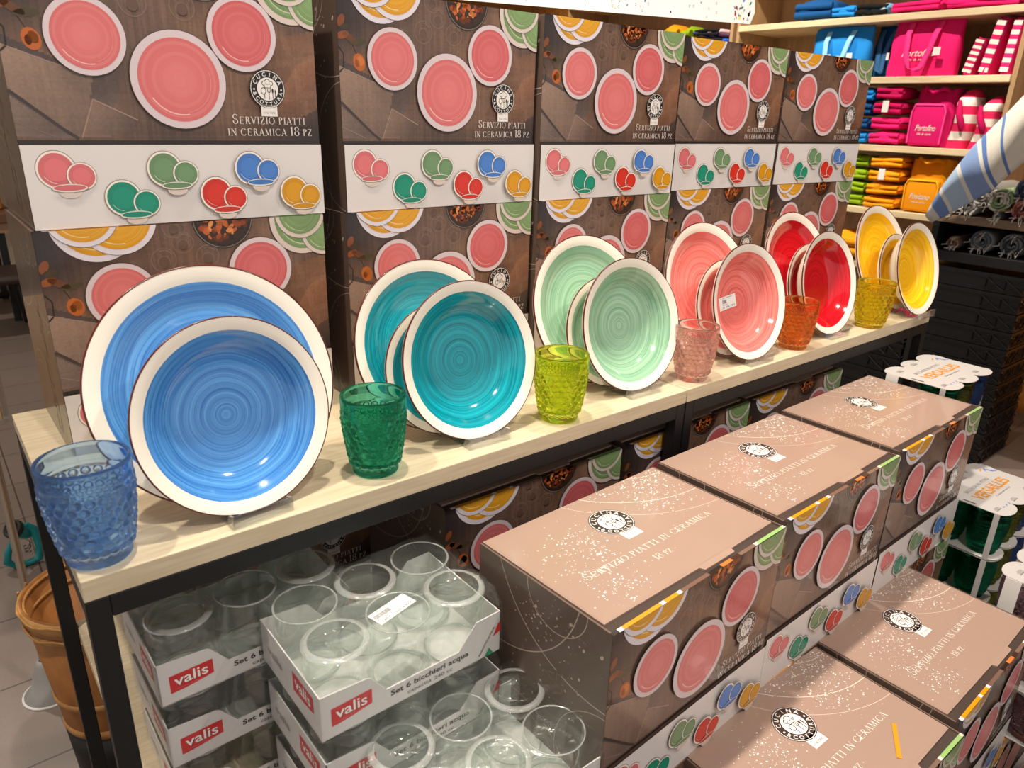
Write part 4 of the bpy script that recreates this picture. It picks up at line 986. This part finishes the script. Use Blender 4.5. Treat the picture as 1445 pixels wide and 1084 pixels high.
# ------------------------------------------------------------------ bench with rolled towels and black crates
t = thing('towel_bench', 'black bench with a brown wood top carrying rolled towels', 'bench', (3.02, .36, 0))
def bp(n, m, *q):
    b = MB(); b.box(q[0]-3.02, q[1]-.36, q[2], q[3]-3.02, q[4]-.36, q[5]); return bevel(b.build(n, m, t), .002)
bp('bench_top', mat('brown plank', (136, 112, 92), .5, noise=((116, 94, 76), 8, (10, 1.5, 10), 4)), 2.845, -.10, .862, 3.2, .528, .89)
bp('bench_shelf', M_black, 2.845, -.10, .728, 3.2, .528, .764)
for y0, y1 in ((.505, .528), (-.10, -.077)):
    for x0, x1 in ((2.847, 2.868), (3.178, 3.199)): bp('post', M_black, x0, y0, 0, x1, y1, .862)
bp('side_panel', M_black, 2.869, .508, .764, 3.177, .526, .862)
bp('back_panel', M_black, 3.18, -.077, .764, 3.198, .505, .862)
M_crate = mat('black plastic', (14, 14, 15), .32)
def crate_mesh():
    m = MB(); L, Wd, h = .33, .30, .062
    m.box(.004, .004, 0, Wd-.004, L-.004, h-.012); m.box(0, 0, h-.012, Wd, L, h); m.box(.002, .002, 0, Wd-.002, L-.002, .006)
    def bar(face, a, b, w=.0022):
        (s0, z0), (s1, z1) = a, b
        P = (lambda s, z: (-.001, s, z)) if face == 'x' else (lambda s, z: (s, -.001, z))
        m.tube([P(s0, z0), P(s1, z1)], w, 5)
    for s0 in (.002, .062): bar('x', (s0, .007), (s0+.06, h-.014)); bar('x', (s0, h-.014), (s0+.06, .007)); bar('x', (s0+.06, .006), (s0+.06, h-.012))
    for s0 in (.002, .062, .178, .238): bar('y', (s0, .007), (s0+.06, h-.014)); bar('y', (s0, h-.014), (s0+.06, .007))
    bar('y', (.122, .006), (.122, h-.012)); bar('y', (.178, .006), (.178, h-.012))
    return m.mesh('black_crate', M_crate)
CR = crate_mesh()
for k in range(11):
    o = bpy.data.objects.new('folding_crate', CR); COL.objects.link(o); o.location = (2.851, .192-.0006*(k % 3), .0645*k+.0005)
    tag(o, 'black ribbed plastic crate, number %s from the floor under the bench' % ('one two three four five six seven eight nine ten eleven'.split()[k]), 'crate', 'black crates stacked under the bench')
for k in range(8):
    o = bpy.data.objects.new('folding_crate', CR); COL.objects.link(o); o.location = (2.853, .536+.0006*(k % 2), .0645*k+.0005)
    tag(o, 'black ribbed plastic crate, number %s from the floor left of the bench' % ('one two three four five six seven eight'.split()[k]), 'crate', 'black crates stacked beside the bench')
# rolled towels: spiral ends, fringe
def roll(label, y, z, r, x0, x1, c1, c2, seed, group):
    rnd = random.Random(seed); m = MB(); n = 60; turns = 3.2
    prof = []
    for k in range(n):
        q = k/(n-1); a = turns*2*PI*q+seed; rr = r*(.18+.82*q); prof.append((rr*math.cos(a), rr*math.sin(a)))
    nx = 10
    def fn(i, j):
        y_, z_ = prof[i]; return (x0+(x1-x0)*j/(nx-1)-(x0+x1)/2+.004*math.sin(i*.9+seed)*(j == 0), y_*(1+.05*math.sin(j)), z_)
    c1, c2 = mix(c1, (255, 255, 255), .22), mix(c2, (255, 255, 255), .12)
    rings = [(c1, c2)[int(k/n*turns*2.5) % 2] for k in range(n)]
    m.grid(fn, n, nx, colfn=lambda i, j: mix(rings[i], c2, .5*(j % 3 == 1)))
    o = m.build('rolled_towel', MATS['striped towelling'], None, ((x0+x1)/2, y, z+.0005)); s = o.modifiers.new('thick', 'SOLIDIFY'); s.thickness = .007; s.offset = 0
    tag(o, label, 'towel', group)
    b = MB()
    for k in range(14):
        a = rnd.uniform(0, 6.28); rr = r*rnd.uniform(.6, 1.02); p = ((x0-x1)/2, rr*math.cos(a), rr*math.sin(a))
        b.tube([p, (p[0]-.010, p[1]+rnd.uniform(-.008, .008), p[2]+rnd.uniform(-.012, .004)), (p[0]-.016, p[1]+rnd.uniform(-.012, .012), p[2]-rnd.uniform(.004, .02))], .0016, 4)
    b.build('fringe', mat_cloth('cloth 214 206 196', (214, 206, 196)), o)
RT_ = 'rolled towels on the bench'
for lab, y, z, r, c1, c2 in (('grey rolled towel with a dark navy core, upper left of the pile', .452, .957, .033, (150, 146, 140), (56, 66, 80)), ('beige grey rolled towel on top of the pile', .394, .968, .040, (176, 168, 158), (120, 112, 104)),
                             ('pale grey rolled towel lying under the beige one', .430, .9235, .032, (168, 164, 158), (104, 102, 98)), ('cream rolled towel with a green striped core', .338, .951, .040, (200, 196, 180), (120, 146, 98)),
                             ('navy blue rolled towel at the right edge above the red one', .262, .994, .040, (56, 70, 104), (30, 38, 62)), ('red brown rolled towel at the right edge', .262, .9265, .034, (162, 74, 62), (110, 46, 40)),
                             ('charcoal rolled towel with ragged white fringe at the left of the pile', .487, .9165, .025, (96, 96, 94), (150, 146, 140)), ('dark slate rolled towel between the cream and the red ones', .332, .9, .012, (60, 62, 66), (40, 42, 46))):
    roll(lab, y, z, r, 2.855, 3.12, c1, c2, int(y*1000) % 7, RT_)
for lab, y, z, r, c1, c2 in (('dark patterned rolled towel inside the bench', .372, .806, .038, (52, 60, 74), (110, 108, 106)), ('grey patterned rolled towel inside the bench, right of the dark one', .275, .806, .040, (74, 78, 82), (46, 50, 56)),
                             ('rust rolled towel at the left inside the bench', .460, .789, .022, (120, 74, 48), (70, 50, 40))):
    roll(lab, y, z, r, 2.885, 3.12, c1, c2, 3, 'rolled towels inside the bench')
# striped cloth hanging in a diagonal swag
top = [(1308,(.538,.892)), (1335,(.495,.99)), (1380,(.424,1.129)), (1445,(.324,1.278)), (1500,(.247,1.396)), (1560,(.16,1.50))]
bot = [(.522,.864), (.454,.912), (.348,.989), (.277,1.085), (.196,1.192), (.12,1.28)]
STR = [(1318,(226,222,214)),(1330,(116,146,200)),(1334,(228,226,220)),(1356,(176,200,228)),(1361,(230,228,222)),(1384,(136,162,210)),(1390,(228,224,216)),(1397,(96,126,184)),(1419,(222,216,204)),(1424,(98,128,184)),(1475,(222,216,204)),(1480,(98,128,184)),(1520,(222,216,204)),(1530,(136,162,210)),(1600,(222,216,204))]
xs = sorted(set([1308]+[s[0] for s in STR if s[0] < 1560]+[1308+k*6 for k in range(43)])); m = MB(); nv = 14
def lerp_tab(tab, X):
    for (a, p), (b, q) in zip(tab, tab[1:]):
        if X <= b: t = (X-a)/(b-a); return (p[0]+(q[0]-p[0])*t, p[1]+(q[1]-p[1])*t)
    return tab[-1][1]
botT = [(t[0], b) for t, b in zip(top, bot)]
def fn(i, j):
    X = xs[i]; p, q = lerp_tab(top, X), lerp_tab(botT, X-4*j/(nv-1)); t = j/(nv-1); s = (X-1308)/250
    return (2.80-.05*math.sin(PI*t)*min(1, s*3+.2)-.015*math.sin(s*9+t*4)+.03*t-.10*s*(1-s), p[0]+(q[0]-p[0])*t, p[1]+(q[1]-p[1])*t+.01*math.sin(s*14)*math.sin(PI*t))
def scol(i, j):
    X = (xs[i]+xs[min(i+1, len(xs)-1)])/2
    for a, c in STR:
        if X < a: return c
    return STR[-1][1]
m.grid(fn, len(xs), nv, colfn=scol); o = m.build('striped_cloth', MATS['striped towelling']); s = o.modifiers.new('thick', 'SOLIDIFY'); s.thickness = .003
tag(o, 'off white cloth with blue stripes hanging diagonally across the rolled towels', 'cloth')
b = MB(); b.tube([(2.79, .165, 1.49), (3.18, .165, 1.49)], .006, 8); b.tube([(3.18, .165, 1.49), (3.18, .165, .891)], .007, 8); b.tube([(2.79, .12, 1.492), (2.79, .25, 1.488)], .004, 8); b.build('rail', M_black, o)

# ------------------------------------------------------------------ white printed banner above the cartons
M_ban = mat_attr('glossy banner', .25, coat=.2)
a = Art(.76, .34); rnd = random.Random(8)
edge = [(0, .012)]; x = 0
a.poly([(0, 0), (.745, 0), (.757, .02), (.75, .06), (.742, .10), (.738, .16), (.74, .34), (0, .34)], (238, 240, 238)); a.up()
for _ in range(70):
    x = rnd.choice([rnd.uniform(.03, .45), rnd.uniform(.03, .72)]); y = abs(rnd.gauss(.02, .014))+.005; c = rnd.choice([(90, 92, 92), (90, 92, 92), (150, 152, 152), (40, 40, 42), (200, 60, 60), (30, 150, 100), (90, 120, 170)])
    k = rnd.random()
    if k < .45: a.ring(x, y, .0016, .0022, c, 9)
    elif k < .8: a.line([(x, y), (x+rnd.uniform(-.004, .004), y+rnd.uniform(.003, .010))], rnd.uniform(.0006, .0016), c)
    else: a.disc(x, y, rnd.uniform(.0015, .0034), c, 5, rnd.uniform(.3, .9), rnd.uniform(0, 3))
for _ in range(46):
    x, y = rnd.uniform(.69, .742), rnd.uniform(.004, .085); a.disc(x, y, rnd.uniform(.0015, .0055), rnd.choice([(20, 20, 22), (20, 20, 22), (200, 40, 44), (60, 140, 110), (120, 150, 200), (170, 172, 172), (222, 214, 120)]), rnd.choice([3, 4, 5]), rnd.uniform(.3, .8), rnd.uniform(0, 3))
ban = MB(); ban.box(0, 0, 0, .740, .003, .34, (232, 234, 232)); a.to_mb(ban, (0, 0, 0), (1, 0, 0), (0, 0, 1))
o = ban.build('banner', M_ban, None); o.matrix_world = Matrix.Translation((.542, .33, 1.326)) @ Matrix.Rotation(-.043, 4, 'Y'); tag(o, 'white printed banner with small coloured drawings hanging above the cartons', 'banner')
b = MB()
for x in (.06, .68): b.tube([(x, .0015, .335), (x+.005, .0015, 1.535)], .0012, 6)
b.build('hanging_cord', mat('nylon cord', (190, 190, 186), .5), o)

# ------------------------------------------------------------------ left side: basket, pole sign, nozzle, cafe furniture
M_bas = mat('basket veneer', (158, 102, 48), .55, noise=((132, 82, 36), 10, (3, 3, 1), 5)); M_rimw = mat('basket rim splint', (186, 138, 80), .6, noise=((150, 104, 54), 30, (1, 1, 1), 3))
BX, BY = .073, .70
t = thing('bushel_basket', 'tapered bushel basket of bent wood splints on a dark round base beside the table leg', 'basket', (BX, BY, 0))
m = MB(); n = 72; rb_, rt_, zb, zt = .082, .110, .10, .378
m.lathe([(.0004, zb), (rb_, zb), (rb_+.002, zb+.004), (rt_, zt), (rt_-.003, zt), (rb_-.002, zb+.006), (.0004, zb+.006)], n); m.build('basket_wall', M_bas, t)
for z, q, w in ((.364, .0045, .010), (.335, .0035, .006), (.18, .003, .006), (.115, .0035, .007)):
    r = rb_+(rt_-rb_)*(z-zb)/(zt-zb); m = MB(); m.lathe([(r+.0005, z-w), (r+q, z-w), (r+q+.001, z), (r+q, z+w), (r+.0005, z+w)], n)
    if z > .33:
        m.tube([((r+q+.002)*math.cos(2*PI*k/48), (r+q+.002)*math.sin(2*PI*k/48), z+w*.5+.003*math.sin(k*1.3)) for k in range(49)], .0022, 6)
        m.tube([((r-.003)*math.cos(2*PI*k/48), (r-.003)*math.sin(2*PI*k/48), z+w*.6) for k in range(49)], .003, 6)
    m.build('hoop', M_rimw, t)
for an in (2.6, 5.75):
    b = MB(); r = rt_+.007; b.tube([(r*math.cos(an+.12), r*math.sin(an+.12), .378), (r*math.cos(an+.06)*1.04, r*math.sin(an+.06)*1.04, .345), (r*math.cos(an)*1.05, r*math.sin(an)*1.05, .335), (r*math.cos(an-.06)*1.04, r*math.sin(an-.06)*1.04, .345), (r*math.cos(an-.12), r*math.sin(an-.12), .378)], .0022, 6); b.build('binding', M_rimw, t)
b = MB(); b.lathe([(.0004, 0), (.078, 0), (.080, .004), (.083, .05), (.086, .0985), (.0004, .0985)], 48); b.build('base', M_black, t)
t = thing('sign_stand', 'slim steel pole with a grey cone foot and a clear acrylic holder', 'sign stand', (-.017, .945, 0))
b = MB(); b.lathe([(.0004, 0), (.048, 0), (.048, .006), (.034, .02), (.024, .055), (.016, .075), (.0135, .085), (.0085, .087)], 32); b.build('foot', mat('grey plastic', (146, 144, 142), .5), t)
b = MB(); b.lathe([(.0004, -.0), (.052, 0), (.052, .004), (.0004, .004)], 32); b.build('foot_pad', mat('white plastic', (224, 222, 218), .5), t)
b = MB(); b.tube([(0, 0, .08), (0, 0, .80)], .0075, 16); b.build('pole', mat('brushed steel', (186, 176, 160), .3, metal=.8), t)
b = MB(); M = Matrix.Translation((.0, -.018, 0)) @ Matrix.Rotation(-.25, 4, 'Z'); b.rbox(-.16, -.011, .625, .036, .011, .86, .006, M=M); b.build('holder', M_acryl, t)
b = MB(); b.box(-.15, -.004, .634, .026, .004, .85, M=M); b.build('card_insert', mat('kraft card insert', (206, 160, 108), .7), t)
M_teal = mat('teal enamel', (0, 132, 138), .3, coat=.3)
t = thing('spray_nozzle', 'teal nozzle with a dark ribbed mouth and a loop handle lying beyond the basket', 'nozzle', (.012, 1.5, 0))
b = MB(); M = Matrix.Translation((-.006, 0, .112)) @ Matrix.Rotation(-.75, 4, 'Y') @ Matrix.Rotation(.5, 4, 'X'); b.lathe([(.0004, -.045), (.014, -.045), (.020, -.03), (.022, .006), (.0215, .012), (.0004, .010)], 28, M=M); b.build('barrel', M_teal, t)
b = MB(); b.lathe([(.0205, .006), (.0245, .008), (.0250, .018), (.0235, .022), (.0185, .022), (.0165, .012), (.0004, .0115)], 28, M=M); b.build('mouth', mat('dark rubber', (34, 32, 32), .6), t)
b = MB(); b.tube([(-.018, 0, .095), (-.038, -.002, .055), (-.044, -.002, .028), (-.030, 0, .012), (.006, 0, .0085), (.026, 0, .014), (.034, 0, .05), (.028, 0, .105), (.012, 0, .122)], [.007, .009, .010, .009, .0085, .010, .011, .010, .008], 12); b.build('loop_handle', M_teal, t)
b = MB()
for k in range(3): b.tube([(.006+.008*math.cos(q*.8+k), .004+.012*math.sin(q*.8+k), .030+.012*k+.002*q) for q in range(8)], .002, 6)
b.build('spring_clip', mat('steel wire', (170, 166, 160), .3, metal=1), t)
# far cafe furniture
M_walnut = mat('walnut table board', (112, 78, 54), .5, noise=((96, 64, 42), 6, (1, 12, 1), 4))
t = thing('cafe_table', 'brown wood table on black legs far behind on the left', 'table', (-.15, 4.55, 0))
b = MB(); b.box(-.6, -.35, .55, .53, .35, .60); bevel(b.build('table_top', M_walnut, t), .003); b = MB(); b.box(-.58, -.33, .495, .51, .33, .549); b.build('drawer_frame', mat('worn oak', (150, 118, 92), .6), t)
for x in (-.55, .44):
    for y in (-.31, .29):
        b = MB(); b.box(x, y, 0, x+.035, y+.035, .495); b.build('leg', M_black, t)
b = MB(); b.tube([(-.53, -.29, .035), (.50, .30, .035)], .02, 8); b.build('cross_bar', M_black, t)
t = thing('stool', 'dark seated stool with thin black legs far behind on the left', 'stool', (.16, 4.02, 0))
b = MB(); b.rbox(-.20, -.18, .285, .20, .18, .33, .02); b.build('seat', mat('dark brown leather', (58, 44, 38), .5), t)
for sx in (-1, 1):
    for sy in (-1, 1):
        b = MB(); b.tube([(sx*.15, sy*.13, .286), (sx*.175, sy*.16, 0.002)], .009, 8); b.build('leg', M_black, t)
for k, (x, c, lab) in enumerate(((.22, (222, 160, 30), 'yellow packet on the far brown table'), (.10, (196, 60, 40), 'red packet on the far brown table'), (.31, (206, 130, 40), 'orange packet at the end of the far brown table'))):
    b = MB(); b.rbox(-.04, -.03, 0, .04, .03, .09+.02*k, .012); o = b.build('packet', mat('packet %d' % k, c, .4), None, (x, 4.3+.05*k, .6005)); tag(o, lab, 'packet', 'packets on the far table')

# ------------------------------------------------------------------ light
def spot(name, loc, aim, power, size=70, blend=.5, rad=.035, col=(255, 226, 186)):
    l = bpy.data.lights.new(name, 'SPOT'); l.energy = power; l.spot_size = math.radians(size); l.spot_blend = blend; l.shadow_soft_size = rad; l.color = lin(col)
    o = bpy.data.objects.new(name, l); COL.objects.link(o); o.location = loc
    o.rotation_euler = (Vector(aim)-Vector(loc)).to_track_quat('-Z', 'Y').to_euler(); return o
K1 = (255, 245, 228)
spot('ceiling_spot', (-.45, .08, 2.75), (.1, .0, .8), 74, col=K1)
spot('ceiling_spot', (.35, .08, 2.75), (.75, -.05, .8), 80, col=K1)
spot('ceiling_spot', (1.05, .10, 2.75), (1.4, -.05, .8), 58, col=K1)
spot('ceiling_spot', (.2, -1.3, 2.75), (.3, .2, .95), 60, 75, col=(255, 246, 236))
spot('ceiling_spot', (1.5, -1.2, 2.75), (1.1, .2, .9), 52, 75, col=(255, 246, 236))
spot('ceiling_spot', (2.1, .9, 2.75), (3.3, .9, 1.2), 115, 80, col=K1)
spot('ceiling_spot', (2.3, .2, 2.75), (2.92, .36, .9), 95, 50, col=K1)  # extra lamp, added to brighten the rolled towels on the bench
spot('ceiling_spot', (2.3, 2.2, 2.75), (3.3, 2.3, 1.4), 110, 90, col=K1)
spot('ceiling_spot', (-.3, 3.2, 2.75), (0, 3.0, 0), 70, 100, col=K1)
spot('ceiling_spot', (-.2, 1.4, 2.75), (0, 1.3, 0), 30, 90, col=K1)
w = bpy.data.worlds.new('shop ambience'); SC.world = w; w.use_nodes = True
w.node_tree.nodes['Background'].inputs[0].default_value = (*lin((255, 247, 240)), 1); w.node_tree.nodes['Background'].inputs[1].default_value = .44

# ------------------------------------------------------------------ camera
cd = bpy.data.cameras.new('camera'); cam = bpy.data.objects.new('camera', cd); COL.objects.link(cam)
cd.sensor_width = 36; cd.sensor_fit = 'HORIZONTAL'; cd.lens = 1027.4486*36/1445
pan, tilt, roll_ = (math.radians(v) for v in (-39.4552, -20.3664, 1.7929))
F = Vector((-math.sin(pan)*math.cos(tilt), math.cos(pan)*math.cos(tilt), math.sin(tilt))); R = Vector((math.cos(pan), math.sin(pan), 0)); U = R.cross(F)
R, U = R*math.cos(roll_)+U*math.sin(roll_), -R*math.sin(roll_)+U*math.cos(roll_)
C = Vector((-.0473, -.6014, ZS+.3675))
cam.matrix_world = Matrix(((R.x, U.x, -F.x, C.x), (R.y, U.y, -F.y, C.y), (R.z, U.z, -F.z, C.z), (0, 0, 0, 1)))
cd.clip_start = .02; cd.dof.use_dof = True; cd.dof.focus_distance = 1.0; cd.dof.aperture_fstop = 11
SC.camera = cam
SC.view_settings.view_transform = 'Standard'; SC.view_settings.look = 'None'; SC.view_settings.gamma = 1; SC.view_settings.use_curve_mapping = False; SC.view_settings.exposure = 0.50
SC.cycles.max_bounces = 20; SC.cycles.transmission_bounces = 16; SC.cycles.transparent_max_bounces = 32; SC.cycles.diffuse_bounces = 4; SC.cycles.glossy_bounces = 6
